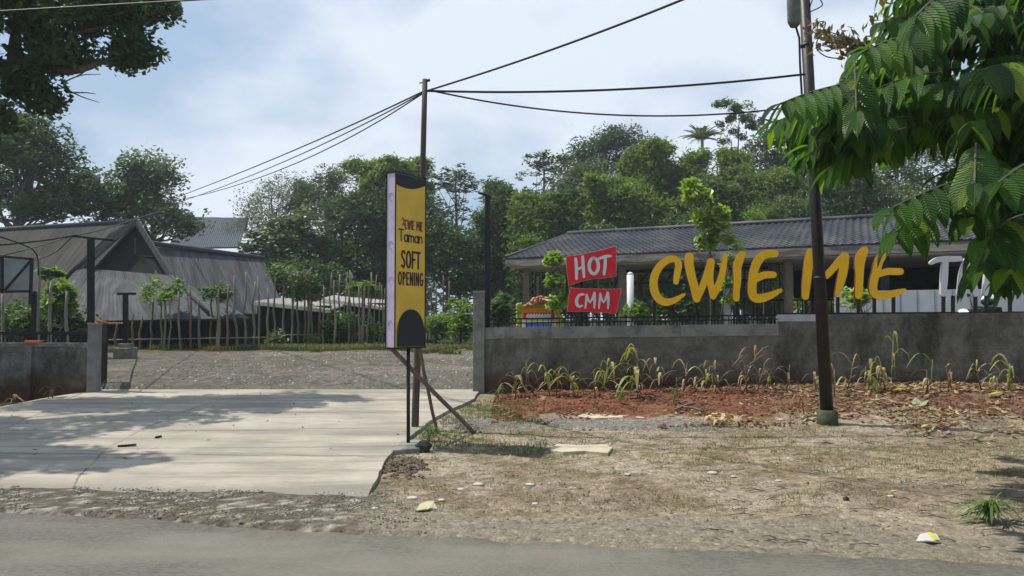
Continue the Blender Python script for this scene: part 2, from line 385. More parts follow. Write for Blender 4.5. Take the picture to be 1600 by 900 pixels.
def ground_mat():
    m, nt, b = nt_new('earth'); a = nt.nodes.new('ShaderNodeAttribute'); a.attribute_name = 'Zone'
    tc = nt.nodes.new('ShaderNodeTexCoord'); v = tc.outputs['Object']
    o = mixcol(nt, ramp(nt, noise(nt, v, 9, 8, .75), .32, .68), mixcol(nt, 1.0, a.outputs['Color'], (.62, .61, .6, 1), 'MULTIPLY'), mixcol(nt, 1.0, a.outputs['Color'], (1.3, 1.29, 1.25, 1), 'MULTIPLY'))
    vo = nt.nodes.new('ShaderNodeTexVoronoi'); vo.inputs['Scale'].default_value = 34; nt.links.new(v, vo.inputs['Vector'])
    sp = nt.nodes.new('ShaderNodeSeparateColor'); nt.links.new(vo.outputs['Color'], sp.inputs[0])
    o = mixcol(nt, ramp(nt, sp.outputs[0], .8, .92, 0, .5), o, mixcol(nt, 1.0, o, (1.7, 1.68, 1.65, 1), 'MULTIPLY'))
    o = mixcol(nt, ramp(nt, sp.outputs[1], .84, .92, 0, .6), o, mixcol(nt, 1.0, o, (.45, .45, .45, 1), 'MULTIPLY'))
    nt.links.new(o, b.inputs['Base Color']); b.inputs['Roughness'].default_value = 1; b.inputs['Specular IOR Level'].default_value = .1
    bump(nt, b, math_(nt, 'ADD', noise(nt, v, 30, 8, .8), math_(nt, 'MULTIPLY', vo.outputs['Distance'], -.6)), .8, .03)
    return m
EARTH = ground_mat()
tag(np_mesh('ground', np.c_[x, y, z], Fq, EARTH, smooth=True, colattr=C), kind='structure')
# ------------------------------------------------------------------ road
rx = axis([(-400, -12, 8), (-12, 9, .04), (9, 400, 8)])
ry0 = edge_y(rx); ryo = ry0 + (fbm(rx * 3, rx * 0, 40) - .5) * .16 + (fbm(rx * 14, rx * 0, 41, 3) - .5) * .05
rows = [ryo - .004 * 0, ryo - .05, ryo - .5, ry0 - 2.5, ry0 - 6.5]
zz = [-.045, .014, .018, .05, .0]
V = np.concatenate([np.c_[rx, r_, np.full(len(rx), q)] for r_, q in zip(rows, zz)])
n = len(rx); I = np.arange(5 * n).reshape(5, n)
Fr = np.stack([I[:-1, 1:], I[:-1, :-1], I[1:, :-1], I[1:, 1:]], -1).reshape(-1, 4)
tag(np_mesh('road', V, Fr, ASPH, smooth=True), kind='structure')
# ------------------------------------------------------------------ driveway slab
def drive_mat():
    m, nt, b = nt_new('poured_concrete'); tc = nt.nodes.new('ShaderNodeTexCoord'); v = tc.outputs['Object']; uv = tc.outputs['UV']
    o = mixcol(nt, ramp(nt, noise(nt, v, 1.1, 8, .6), .35, .65), (.27, .25, .21, 1), (.4, .365, .305, 1))
    st = noise(nt, mapping(nt, v, (.35, 2.6, 1)), 1.3, 8, .7)
    o = mixcol(nt, ramp(nt, st, .48, .62, 0, .85), o, (.2, .186, .16, 1))
    o = mixcol(nt, ramp(nt, noise(nt, mapping(nt, v, (.8, 3.5, 1)), 3, 8, .75), .57, .7, 0, .7), o, (.16, .15, .125, 1))
    o = mixcol(nt, ramp(nt, noise(nt, v, 26, 6, .8), .6, .75, 0, .5), o, (.17, .155, .13, 1))
    sp = nt.nodes.new('ShaderNodeSeparateXYZ'); nt.links.new(uv, sp.inputs[0])
    wob = math_(nt, 'MULTIPLY', math_(nt, 'SUBTRACT', noise(nt, v, 1.5, 5), .5), .02)
    lines = None
    for ax, pos, wd in ((1, .2, .0042), (1, .41, .0036), (1, .62, .004), (1, .8, .003), (0, .46, .0022), (0, .18, .002)):
        c = math_(nt, 'ABSOLUTE', math_(nt, 'SUBTRACT', math_(nt, 'ADD', sp.outputs[ax], wob), pos))
        l = ramp(nt, c, wd * .4, wd * 1.6, 1, 0); l = math_(nt, 'MULTIPLY', l, ramp(nt, noise(nt, v, 2.2, 4), .4, .52, .15, 1))
        lines = l if lines is None else math_(nt, 'MAXIMUM', lines, l)
    o = mixcol(nt, math_(nt, 'MULTIPLY', lines, .8), o, (.13, .12, .1, 1))
    ed = ramp(nt, math_(nt, 'ADD', sp.outputs[1], math_(nt, 'MULTIPLY', math_(nt, 'SUBTRACT', noise(nt, v, 6, 6, .8), .5), .05)), .0, .03, 1, 0)
    o = mixcol(nt, ed, o, (.22, .2, .17, 1))
    nt.links.new(o, b.inputs['Base Color']); b.inputs['Roughness'].default_value = .9; b.inputs['Specular IOR Level'].default_value = .15
    bump(nt, b, math_(nt, 'SUBTRACT', noise(nt, v, 40, 8, .7), math_(nt, 'MULTIPLY', lines, .8)), .35, .01)
    return m
CONC = drive_mat()
nu = 70; V = []; UVs = []
for j in range(60):
    for i in range(nu):
        u = i / (nu - 1); a = DLr[j] * (1 - u) + DRr[j] * u
        if j == 0: a = a + np.array([0, (fbm(a[0] * 4, 0, 50) - .5) * .14])
        if i == nu - 1: a = a + np.array([(fbm(a[1] * 3, 0, 51) - .5) * .06, 0])
        V.append((a[0], a[1], gz(a[0], a[1]) + (.004 if j == 0 else .02 if j == 1 else .045))); UVs.append((u, j / 59))
I = np.arange(60 * nu).reshape(60, nu)
Fd = [tuple(q) for q in np.stack([I[:-1, :-1], I[:-1, 1:], I[1:, 1:], I[1:, :-1]], -1).reshape(-1, 4)]
loop = list(I[0, :]) + list(I[1:, -1]) + list(I[-1, :-1][::-1]) + list(I[1:-1, 0][::-1])
b0 = len(V)
for k in loop: V.append((V[k][0], V[k][1], V[k][2] - .14)); UVs.append(UVs[k])
for k in range(len(loop)):
    k2 = (k + 1) % len(loop); Fd.append((loop[k2], loop[k], b0 + k, b0 + k2))
tag(np_mesh('driveway', V, Fd, CONC, uv=UVs), kind='structure')
# ------------------------------------------------------------------ right boundary wall
def wp(px, py, off=0.0): return plane_hit(px, py, off=off)
def wall_seg(mb, pA, pB, zb, zA, zB, t=.16, front=.0, mi=0):
    a = np.array([pA[0], pA[1]]) + WN * front; b = np.array([pB[0], pB[1]]) + WN * front
    a2 = a - WN * (t + front); b2 = b - WN * (t + front)
    z0 = zb if hasattr(zb, '__len__') else (zb, zb)
    mb.hexa([(*a, z0[0]), (*b, z0[1]), (*b2, z0[1]), (*a2, z0[0]), (*a, zA), (*b, zB), (*b2, zB), (*a2, zA)], mi)
w0, w1 = wp(757, 512), wp(1216, 506); w2, w3 = wp(1216, 492), wp(1600, 487); w4 = wp(1600, 487) + np.array([WD[0] * 7, WD[1] * 7, 0.05])
rw = thing('boundary_wall', (w0[0], w0[1], .1), 'long grey rendered boundary wall carrying the big yellow letters', 'wall')
c0, c1 = wp(757, 530), wp(1216, 524)
m = MB(); wall_seg(m, w0, w1, (-.1, 0), c0[2] - .002, c1[2] - .002)
m.build('lower_wall', WALLM, rw)
m = MB(); wall_seg(m, w0, w1, (c0[2], c1[2]), w0[2], w1[2], t=.17, front=.008); m.build('top_course', COPE, rw)
m = MB(); wall_seg(m, w2, w4, (0, 0), w2[2], w4[2]); m.build('raised_wall', WALLM, rw)
m = MB(); wall_seg(m, w2, w2 + np.array([WD[0], WD[1], 0]) * .62, (w2[2] - .11, w2[2] - .11), w2[2] + .006, w2[2] + .008, t=.17, front=.008); m.build('plaster_patch', mat('white_plaster', (.42, .43, .45), .9, .2, 6), rw)
# gate pillar
def pillar(pxl, pxr, pyt, pyb, Y, label):
    g = hit(pxr, pyb); a = at(pxl, pyt, Y); b = at(pxr, pyt, Y); wdt = b[0] - a[0]
    t = thing('gate_pillar', ((a[0] + b[0]) / 2, Y + wdt / 2, g[2]), label, 'pillar')
    m = MB(); m.box(((a[0] + b[0]) / 2, Y + wdt / 2, (a[2] - .02 + g[2] - .2) / 2), (wdt, wdt, a[2] - .02 - g[2] + .2)); o = m.build('shaft', CONCP, t, bevel=.008)
    m = MB(); m.box(((a[0] + b[0]) / 2, Y + wdt / 2, a[2] - .01), (wdt + .012, wdt + .012, .03)); m.build('cap', COPE, t, bevel=.005)
    return t
pillar(739, 757, 455, 614, 13.52, 'taller bare concrete gate pillar at the left end of the letter wall')
pillar(137, 152, 505, 613, 13.4, 'shorter stained concrete gate pillar right of the thin iron gate wall')
# left wall
LA, LB = at(-330, 537, 13.5), at(138, 537, 13.5)
lw_ = thing('boundary_wall', (-9.5, 13.5, 0), 'low dark rendered wall in tree shade at the left edge', 'wall')
m = MB(); m.box(((LA[0] + LB[0]) / 2, 13.58, (LB[2] - .2) / 2), (LB[0] - LA[0], .15, LB[2] + .2)); m.build('wall_body', WALLM, lw_)
m = MB()
for k in range(60):
    xx = LA[0] + (LB[0] - LA[0]) * k / 60; ww = (LB[0] - LA[0]) / 60 * .99
    h = .05 + .05 * fbm(xx * 3, 0, 61)
    m.box((xx + ww / 2, 13.575, LB[2] - h / 2 + .012), (ww * .999, .17, h))
m.build('pale_top', COPE, lw_)
m = MB(); q = at(46, 545, 13.5); m.box((q[0], 13.48, .5), (.13, .06, 1.1)); m.build('wall_rib', WALLM, lw_)
q = at(52, 536, 13.52); m = MB(); m.box((q[0], 13.55, q[2] + .02), (.28, .14, .045), .1)
tag(m.build('roof_tile', mat('terracotta', (.45, .12, .05), .8), origin=(q[0], 13.55, q[2]), bevel=.008), 'orange terracotta tile lying on top of the low left wall', 'tile')
# ------------------------------------------------------------------ railings
def railing(name, label, A, B, h, nb, rails, bw=.014, botz=None, mat_=None):
    A = np.array(A, float); B = np.array(B, float)
    t = thing(name, tuple((A + B) / 2 - np.array([0, 0, h])), label, 'railing')
    for q in rails:
        m = MB(); m.beam(A + [0, 0, q], B + [0, 0, q], .03, .025); m.build('rail', mat_ or BLACK, t)
    first = None
    for k in range(nb):
        p = A + (B - A) * (k + .5) / nb
        if first is None:
            m = MB(); m.beam(p - [0, 0, h], p + [0, 0, -.002], bw, bw); first = m.build('bar', mat_ or BLACK, t); p0 = p
        else: copy_part(first, t, p - p0)
    return t
ra = wp(759, 499, off=-.08); rb = wp(1216, 492, off=-.08)
railing('railing', 'black iron railing with short upright bars on top of the letter wall', ra, rb, .2, 52, [0, -.075])
a = at(-330, 521, 13.58); b = at(139, 519, 13.58)
railing('railing', 'black iron railing with close bars on the low left wall', a, b, .18, 72, [0, -.03], bw=.02)
# steel posts
def lpost(px, pyt, pyb, Y, wpx, arms, label, lean=0):
    tp = at(px, pyt, Y); bt = at(px, pyb, Y); w_ = wpx * Y / F
    t = thing('steel_post', bt, label, 'post'); m = MB(); m.beam(bt, tp, w_, w_); m.build('upright', BLACK, t)
    for (x0, y0, x1, y1) in arms:
        p, q = at(x0, y0, Y), at(x1, y1, Y); m = MB(); m.beam(p, q, .035, .035); m.build('arm', BLACK, t)
    return t
lpost(142, 374, 520, 13.75, 8, [(114, 369, 178, 376)], 'tall black steel post with crossarm behind the left gate pillar')
lpost(762, 306, 520, 13.75, 8, [(747, 301, 768, 308)], 'tall black steel post beside the right gate pillar, with stub arm')
g = hit(196, 560); 
t = thing('steel_post', g, 'short black T-shaped post standing on a concrete block in the lot', 'post')
m = MB(); m.beam(g + [0, 0, .3], at(196, 460, g[1]), .1, .1); m.build('upright', BLACK, t)
m = MB(); m.beam(at(184, 459, g[1]), at(212, 459, g[1]), .07, .06); m.build('arm', BLACK, t)
m = MB(); m.box(g + [0, 0, .12], (.42, .42, .3)); m.box(g + [0, 0, .32], (.26, .26, .11)); m.build('footing', CONCP, t, bevel=.015)
# gate leaf seen edge-on
p0 = np.array([-7.3, 13.62]); p1 = np.array([-8.02, 15.2])
gt = thing('iron_gate', (p0[0], p0[1], .2), 'thin black iron gate swung open beside the left pillar', 'gate')
zt = at(156, 506, 13.6)[2]; zb = float(gz(p0[0], 13.6)) + .05
m = MB()
for zz_ in (zb + .05, zt - .02, zt - .35): m.beam((*p0, zz_), (*p1, zz_), .03, .04)
for p in (p0, p1): m.beam((*p, zb), (*p, zt), .05, .05)
m.build('gate_frame', BLACK, gt)
first = None
for k in range(1, 15):
    p = p0 + (p1 - p0) * k / 15
    if first is None: m = MB(); m.beam((*p, zb + .05), (*p, zt), .016, .016); first = m.build('bar', BLACK, gt); pf = p
    else: copy_part(first, gt, (*(p - pf), 0))
m = MB(); pm = (p0 + p1) / 2; m.beam((*p0, zt - .2), (*p1, zt - .2), .03, .3); m.build('infill_plate', BLACK, gt)
# orange ribbon
pa, pb_ = at(150, 501, 13.6), at(191, 505, g[1] - .1)
m = MB(); m.tube([pa, (pa * .6 + pb_ * .4) - [0, 0, .03], pb_], .02, 6)
tag(m.build('ribbon', mat('orange_tape', (.55, .2, .05), .7), origin=pa), 'orange tape strung from the left pillar to the T-shaped post', 'tape')
# ------------------------------------------------------------------ big letters
N3 = np.array([WN[0], WN[1], 0])
SO = .0
def cropmap(x0, y0, s):
    return lambda v, w_: plane_hit(x0 + v / s, y0 + w_ / s, off=SO)
RAILZ = lambda px: wp(px, 490)[2]
def letter(ch, label, strokes, x0, y0, s, posts, face, side, group, rs=1.08):
    xs = [p[0] for st in strokes for p in st]; base = cropmap(x0, y0, s)(sum(xs) / len(xs), max(p[1] for st in strokes for p in st))
    t = thing('sign_letter', base, label, 'letter', group)
    m = MB()
    for k, st in enumerate(strokes): stroke(m, [(p[0], p[1], p[2] * rs) for p in st], cropmap(x0, y0, s), N3, .07, .002 * k, 0, 1)
    m.build('letter_body', [face, side], t)
    for (ppx, ppy, pbot) in posts:
        a_ = plane_hit(ppx, ppy, off=-.045); b_ = plane_hit(ppx, pbot, off=-.045); m = MB(); m.beam(b_, a_, .045, .045); m.build('support_post', BLACK, t)
    return t
G1 = 'yellow letters on the wall'
C1 = (1000, 370, 6); C2 = (1220, 370, 6)
letter('C', 'yellow letter C, first and leftmost of the big yellow letters', [[(338, 422, 24), (350, 340, 29), (362, 265, 30), (335, 212, 28), (270, 212, 30), (200, 260, 33), (145, 345, 34), (128, 430, 35), (137, 510, 36), (170, 575, 34), (235, 612, 33), (310, 600, 27), (370, 568, 20), (415, 540, 13)]], *C1, [(1022, 470, 498), (1052, 474, 498)], YEL, YSIDE, G1)
letter('W', 'yellow letter W between the yellow C and the slim I', [[(463, 188, 38), (462, 260, 39), (485, 380, 38), (512, 480, 36), (532, 582, 33)], [(532, 580, 30), (585, 470, 30), (638, 330, 31), (665, 235, 32)], [(665, 235, 33), (655, 390, 30), (675, 500, 30), (685, 558, 28)], [(685, 560, 26), (725, 480, 29), (770, 350, 27), (795, 220, 22), (800, 178, 18)]], *C1, [(1088, 468, 497), (1115, 465, 497)], YEL, YSIDE, G1)
letter('I', 'slim yellow letter I between the W and the round-backed E', [[(962, 160, 28), (935, 210, 37), (912, 290, 37), (914, 400, 33), (906, 500, 29), (903, 577, 28)]], *C1, [(1151, 468, 496)], YEL, YSIDE, G1)
letter('E', 'round-backed yellow letter E left of the utility pole', [[(1262, 158, 34), (1180, 162, 36), (1115, 215, 38), (1072, 310, 38), (1055, 420, 38), (1052, 510, 38), (1075, 570, 38), (1140, 575, 38), (1210, 555, 32), (1270, 527, 25), (1318, 502, 17)], [(1075, 400, 32), (1160, 360, 32), (1252, 355, 28)]], *C1, [(1176, 470, 496), (1201, 462, 495)], YEL, YSIDE, G1)
letter('M', 'yellow letter M partly hidden behind the dark utility pole', [[(278, 145, 33), (262, 240, 38), (252, 340, 38), (242, 440, 37), (232, 560, 30)], [(285, 150, 28), (320, 260, 30), (365, 375, 30)], [(372, 378, 26), (430, 362, 28), (500, 290, 29), (560, 222, 32), (600, 190, 36)], [(600, 185, 38), (588, 300, 40), (562, 420, 36), (525, 545, 20)]], *C2, [(1259, 466, 490), (1309, 464, 490)], YEL, YSIDE, G1)
letter('I', 'yellow letter I right of the yellow M, a plant behind its foot', [[(788, 125, 32), (755, 185, 44), (740, 260, 42), (740, 350, 36), (735, 450, 34), (730, 550, 32)]], *C2, [(1341, 466, 490)], YEL, YSIDE, G1)
letter('E', 'last yellow letter E, its top behind hanging leaves', [[(962, 168, 32), (918, 240, 38), (893, 340, 36), (872, 420, 36), (868, 500, 36), (905, 548, 34), (1000, 545, 34), (1090, 522, 27), (1160, 500, 16)], [(925, 350, 26), (1000, 325, 30), (1060, 325, 31), (1122, 325, 30)]], *C2, [(1366, 466, 490), (1396, 463, 489)], YEL, YSIDE, G1)
G2 = 'white letters on the wall'; C3 = (1400, 380, 4.09)
letter('T', 'white letter T standing next to the last yellow E', [[(230, 125, 12), (262, 108, 15), (310, 100, 17), (360, 100, 17), (410, 98, 16)], [(318, 110, 18), (312, 200, 20), (308, 270, 19), (303, 325, 15)]], *C3, [(1474, 458, 489), (1489, 462, 489)], WHT, LGREY, G2)
letter('A', 'white letter A half hidden by leaves behind the blue headlight', [[(455, 110, 16), (430, 200, 20), (415, 325, 18)], [(455, 110, 16), (490, 220, 20), (510, 325, 16)], [(425, 245, 13), (495, 240, 13)]], *C3, [(1524, 455, 489)], WHT, LGREY, G2)
letter('M', 'rightmost white letter M almost covered by the near leaves', [[(600, 120, 15), (585, 230, 18), (575, 320, 15)], [(600, 120, 14), (650, 240, 16)], [(650, 240, 14), (705, 120, 14)], [(705, 115, 16), (715, 220, 18), (722, 320, 16)]], *C3, [(1541, 456, 489), (1578, 456, 489)], WHT, LGREY, G2)
m = MB(); m.beam(plane_hit(1216, 490.5, off=-.045), plane_hit(1640, 488, off=-.045), .04, .035)
tag(m.build('base_rail', BLACK, origin=wp(1216, 492)), 'thin black steel rail along the wall top under the letters', 'rail')
# ------------------------------------------------------------------ red sign
def c3(v, w_, off=.0): return plane_hit(780 + v / 4.737, 330 + w_ / 4.737, off=off)
rs = thing('red_sign', c3(605, 860), 'red two-panel sign reading HOT CMM left of the yellow letters', 'sign')
for P, strs in (([(495, 335), (600, 322), (740, 292), (865, 258), (865, 482), (780, 492), (690, 502), (600, 522), (515, 550), (500, 430)],
      [[(566, 352, 11), (572, 425, 12), (572, 498, 11)], [(618, 338, 11), (622, 410, 12), (628, 486, 10)], [(572, 432, 9), (622, 412, 9)],
       [(700 + 34 * math.cos(t), 405 + 58 * math.sin(t), 12) for t in np.linspace(-1.5, 4.78, 14)], [(738, 352, 9), (785, 336, 12), (828, 332, 8)], [(785, 340, 10), (784, 400, 12), (776, 465, 11)]]),
     ([(525, 568), (650, 574), (780, 576), (905, 574), (885, 660), (865, 757), (740, 748), (620, 742), (503, 742), (512, 650)],
      [[(625, 615, 8), (592, 622, 10), (572, 665, 12), (585, 703, 11), (615, 700, 7)], [(638, 715, 7), (648, 620, 9)], [(648, 620, 8), (672, 675, 8), (705, 608, 9)], [(705, 606, 10), (707, 660, 10), (703, 715, 6)],
       [(738, 718, 6), (748, 612, 9)], [(748, 612, 8), (772, 675, 8), (803, 605, 9)], [(803, 604, 10), (808, 660, 10), (805, 720, 6)]])):
    m = MB(); P3 = [c3(*p, off=.06) for p in P]; m.prism(P3, N3, .09, 0, 1); pn = m.build('panel', [RED, LGREY], rs)
    m = MB(); cx_ = sum(p[0] for p in P) / len(P); cy_ = sum(p[1] for p in P) / len(P)
    m2 = MB(); m2.prism([c3(cx_ + (p[0] - cx_) * 1.012, cy_ + (p[1] - cy_) * 1.02, off=.055) for p in P], N3, .012); m2.build('edging', LGREY, pn)
    for k, st in enumerate(strs): stroke(m, st, lambda v, w_: c3(v, w_, .06), N3, .006, .008 + .0007 * k, sub=3)
    m.build('lettering', WHT, pn)
for px_, y0, y1 in ((907.7, 432, 512), (886, 415, 460), (961, 432, 455)):
    m = MB(); m.beam(plane_hit(px_, y1, off=-.06), plane_hit(px_, y0, off=-.06), .05, .05); m.build('post', BLACK, rs)
# ------------------------------------------------------------------ banner
BY = mat('banner_yellow', (.72, .47, .06), .55, .16, 1.6, spec=.3, bmp=.35, bscale=2.2); BK = mat('banner_black', (.02, .024, .028), .6, .2, 3)
BL = mat('banner_lilac', (.5, .43, .56), .6, .14, 2.5, patch=(.36, .3, .38), pscale=3, plo=.55, phi=.75, bmp=.3, bscale=3); BT = mat('print_black', (.03, .025, .02), .7); BR = mat('print_red', (.5, .08, .04), .7)
FL = at(617, 500, 8.6); FR = at(664, 500, 9.05); 
f2 = np.array([FR[0] - FL[0], FR[1] - FL[1]]); BW = np.linalg.norm(f2); f2 = f2 / BW
nf = np.array([f2[1], -f2[0]]); TH = .134                       # front normal
zb_, zt_ = at(617, 543, 8.6)[2], at(617, 270, 8.6)[2]
def bp(u, z, off=0.0, back=0.0):
    p = np.array([FL[0], FL[1]]) + f2 * BW * u + nf * (off - back); return np.array([p[0], p[1], z])
NF = np.array([nf[0], nf[1], 0])
bf = hit(638, 700)
bn = thing('banner_stand', bf, 'tall narrow yellow box banner reading SOFT OPENING on a black pole', 'banner')
m = MB(); m.prism([bp(0, zb_), bp(1, zb_), bp(1, zt_), bp(0, zt_)], NF, TH, 0, 1); m.build('box_body', [BY, BL], bn)
m = MB(); 
for u in (0, 1):
    for bk in (0, TH): m.beam(bp(u, zb_ - .01, back=bk), bp(u, zt_ + .03, back=bk), .014, .014)
for zz_ in (zb_ - .01, zt_ + .012):
    m.beam(bp(0, zz_), bp(1, zz_), .016, .016); m.beam(bp(0, zz_, back=TH), bp(1, zz_, back=TH), .016, .016)
    m.beam(bp(0, zz_), bp(0, zz_, back=TH), .016, .016); m.beam(bp(1, zz_), bp(1, zz_, back=TH), .016, .016)
m.build('frame', BLACK, bn)
Z = lambda py, Y=8.75: EYE + (500 - py) / F * Y
zc = lambda u: zt_ - .125 + .06 * u - .05 * (1 - (2 * u - 1) ** 2)
m = MB(); us = np.linspace(.0, 1, 13)
m.prism([bp(u, zc(u), .004) for u in us] + [bp(1, zt_ - .002, .004), bp(0, zt_ - .002, .004)], NF, .003); m.build('top_band', BK, bn)
m = MB(); zap = Z(483)
m.prism([bp(.06, zb_ + .004, .004), bp(.98, zb_ + .004, .004)] + [bp(.52 + .46 * math.cos(t), zb_ + .13 + (zap - zb_ - .13) * math.sin(t) ** .85, .004) for t in np.linspace(0, math.pi, 17)], NF, .003); m.build('bottom_dome', BK, bn)
fb = lambda u, z: bp(u / BW, z, 0)
m = MB(); text(m, 'SOFT', fb, NF, .105, .435, Z(418), Z(392), wt=.013, gap=.26); m.build('lettering', BT, bn)
m = MB(); text(m, 'OPENING', fb, NF, .055, .485, Z(445), Z(425.5), wt=.009, gap=.34); m.build('lettering', BT, bn)
m = MB(); text(m, 'CWIE MIE', fb, NF, .16, .475, Z(357), Z(343), wt=.0065, gap=.25, slant=.05); m.build('lettering', mat('print_brown', (.16, .07, .03), .7), bn)
m = MB(); text(m, 'Taman', fb, NF, .055, .475, Z(377), Z(358.5), wt=.008, gap=.08)
m.build('lettering', BT, bn)
m = MB()
for dx_, dy_ in ((0, 0), (.02, .035), (-.01, .06), (.03, .0)): stroke(m, [(.115 + dx_, Z(352) + dy_, .006), (.135 + dx_, Z(350) + dy_ + .012, .008), (.15 + dx_, Z(352) + dy_, .006)], fb, NF, .004, .004, sub=2)
m.build('emblem', BR, bn)
NS = np.array([-f2[0], -f2[1], 0]); m = MB()
for zz_ in (1.95, 2.9, 1.45, 2.35):
    P = [bp(0, 0, back=TH * .5) + NS * .0 + np.array([nf[0] * .03 * math.cos(t), nf[1] * .03 * math.cos(t), zz_ + .045 * math.sin(t)]) for t in np.linspace(0, 5, 9)]
    for a_, b_ in zip(P[:-1], P[1:]): m.beam(a_ + NS * .003, b_ + NS * .003, .004, .006)
m.build('side_motif', mat('print_mauve', (.45, .36, .53), .7), bn)
def pole_pts(a, b, n=6, wob=.01, s=0):
    a, b = np.array(a, float), np.array(b, float); return [a + (b - a) * t + np.array([fbm(t * 4, s, 70) - .5, fbm(t * 4, s, 71) - .5, 0]) * wob * math.sin(math.pi * t) * 2 for t in np.linspace(0, 1, n)]
m = MB(); bt = bp(.5, zb_, back=TH * .5); bt2 = np.array([at(638, 543, bt[1])[0], bt[1], zb_]); m.tube([bf + [0, 0, -.1], bt2 + [0, 0, .02]], .021, 10); m.build('pole', BLACK, bn)
slab = MB(); P = [hit(612, 712), hit(655, 708), hit(668, 703), hit(655, 693), hit(625, 697)]
slab.prism([p + [0, 0, .055] for p in P], (0, 0, 1), .09); slab.build('base_slab', COPE, bn, bevel=.008)
m = MB(); q = hit(662, 706); m.blob(q + [0, 0, .05], (.09, .07, .08), 4, amp=.2, sm=False); 
tag(m.build('stone', mat('dark_stone', (.03, .03, .03), .9), origin=q), 'black lump of stone beside the banner base slab', 'stone')
# bamboo props + wooden cable pole
WOOD = mat('weathered_wood', (.16, .12, .09), .85, .3, 9, patch=(.08, .06, .045), pscale=4, bmp=.4, bscale=30, stretch=(1, 1, .15)); WOODD = mat('dark_wood_pole', (.085, .06, .048), .85, .3, 9, bmp=.3, bscale=30, stretch=(1, 1, .15))
wpB = hit(648, 672); wpT = at(664, 124, wpB[1] + .05)
t = thing('wooden_pole', wpB, 'thin brown wooden cable pole rising behind the yellow banner', 'pole')
m = MB(); m.tube(pole_pts(wpB - [0, 0, .2], wpT, 10, .03, 3), list(np.linspace(.05, .034, 10)), 9); m.build('shaft', WOODD, t)
m = MB(); m.beam(at(655, 130, wpT[1]), at(670, 127, wpT[1]), .012, .012); m.tube([at(667, 126, wpT[1]), at(672, 125, wpT[1] )], .018, 6); m.build('cable_hook', BLACK, t)
pr = [(hit(746, 676), at(604, 537, 8.75), 'long slanting bamboo prop bracing the yellow banner'), (hit(684, 676), at(655, 540, 9.1), 'thin steep bamboo prop leaning behind the wooden cable pole')]
for k, (a, b, l) in enumerate(pr):
    m = MB(); m.tube(pole_pts(a - [0, 0, .05], b, 8, .02, k), [.028 if k == 0 else .022] * 8, 8); tag(m.build('bamboo_prop', WOOD, origin=a), l, 'prop')
# ------------------------------------------------------------------ utility pole
ub = hit(1293, 662); uY = ub[1]; uT = at(1257, 0, uY)
PM = mat('painted_steel_pole', (.012, .01, .009), .5, .3, 5, patch=(.04, .02, .014), pscale=3, plo=.55, phi=.65, bmp=.15, bscale=30, spec=.4)
t = thing('utility_pole', ub, 'dark leaning steel utility pole standing on a mossy concrete foot', 'pole')
d = (uT - ub); m = MB(); top = ub + d * 1.25; m.tube([ub, ub + d * .5, top], [.082, .072, .07], 18); m.build('shaft', PM, t)
MOSS = mat('mossy_concrete', (.07, .075, .05), .95, .4, 8, patch=(.04, .07, .02), pscale=4, bmp=.6, bscale=20)
m = MB(); m.tube([ub - [0, 0, .15], ub + [0, 0, .16], ub + [0, 0, .18]], [.145, .125, .1], 16); m.build('concrete_foot', MOSS, t)
m = MB(); a, b = at(1241, 42, uY - .12), at(1239, -40, uY - .12); m.tube([a, a + (b - a) * .1, a + (b - a) * .9, b], [.05, .085, .085, .05], 12)
m.build('cable_joint_box', mat('grey_box', (.12, .13, .11), .7, .3, 12, bmp=.3), t)
m = MB(); pts = [at(x_, y_, uY - .11) for x_, y_ in ((1243, 40), (1249, 60), (1250, 100), (1253, 150), (1255, 200), (1260, 225), (1270, 240))]; m.tube(pts, .014, 6); m.build('down_cable', BLACK, t)
m = MB()
for zz_ in (1.9, 3.4, 5.0, 6.2): 
    c = ub + d * (zz_ / d[2]); m = MB(); m.tube([c - [0, 0, .02], c + [0, 0, .02]], .08, 16); m.build('steel_band', BLACK, t)
# ------------------------------------------------------------------ cables
def cable(pts, r, label, sub=8):
    P = smooth([np.array(p) for p in pts], sub) if len(pts) > 2 else pts
    m = MB(); m.tube(P, r, 6); return tag(m.build('overhead_cable', BLACK, origin=pts[0]), label, 'cable')
wt = wpT; wY = wpT[1]
def px_line(a, b, n, Y0, Y1, sag):
    out = []
    for t_ in np.linspace(0, 1, n):
        out.append(at(a[0] + (b[0] - a[0]) * t_, a[1] + (b[1] - a[1]) * t_ + sag * 4 * t_ * (1 - t_), Y0 / (1 - t_ + t_ * Y0 / Y1) if True else 0))
    return out
cable(px_line((661, 143), (250, 318), 7, wY, 30, 6), .011, 'topmost of three black cables sloping left from the wooden pole')
cable(px_line((661, 145), (250, 326), 7, wY, 30, 12), .009, 'middle of three black cables sloping left from the wooden pole')
cable(px_line((661, 146), (250, 318), 7, wY, 30, 26), .009, 'lowest of three black cables sloping left from the wooden pole')
cable(px_line((664, 143), (1800, -371), 12, wY, 4.5, 42), .012, 'black cable rising to the top edge right of the wooden pole')
cable(px_line((664, 142), (1258, 116), 7, wY, uY - .1, 11), .015, 'thick black cable from wooden pole to utility pole')
cable(px_line((680, 143), (1257, 165), 9, wY, uY - .1, 26), .011, 'thin sagging black cable below the thick one, ending at utility pole')
cable(px_line((-500, 46), (2000, -100), 12, 9, 10, 1), .01, 'thin pale cable crossing the crown of the overhanging tree')
nodeA = at(115, 368, 13.75)
cable([nodeA, at(165, 357, 17), at(250, 330, 26)], .015, 'thick cable from the left crossarm up towards the hut roof')
cable([nodeA, at(50, 378, 13), at(-60, 385, 12), at(-400, 380, 9.5)], .014, 'upper cable running left from the crossarm of the left post')
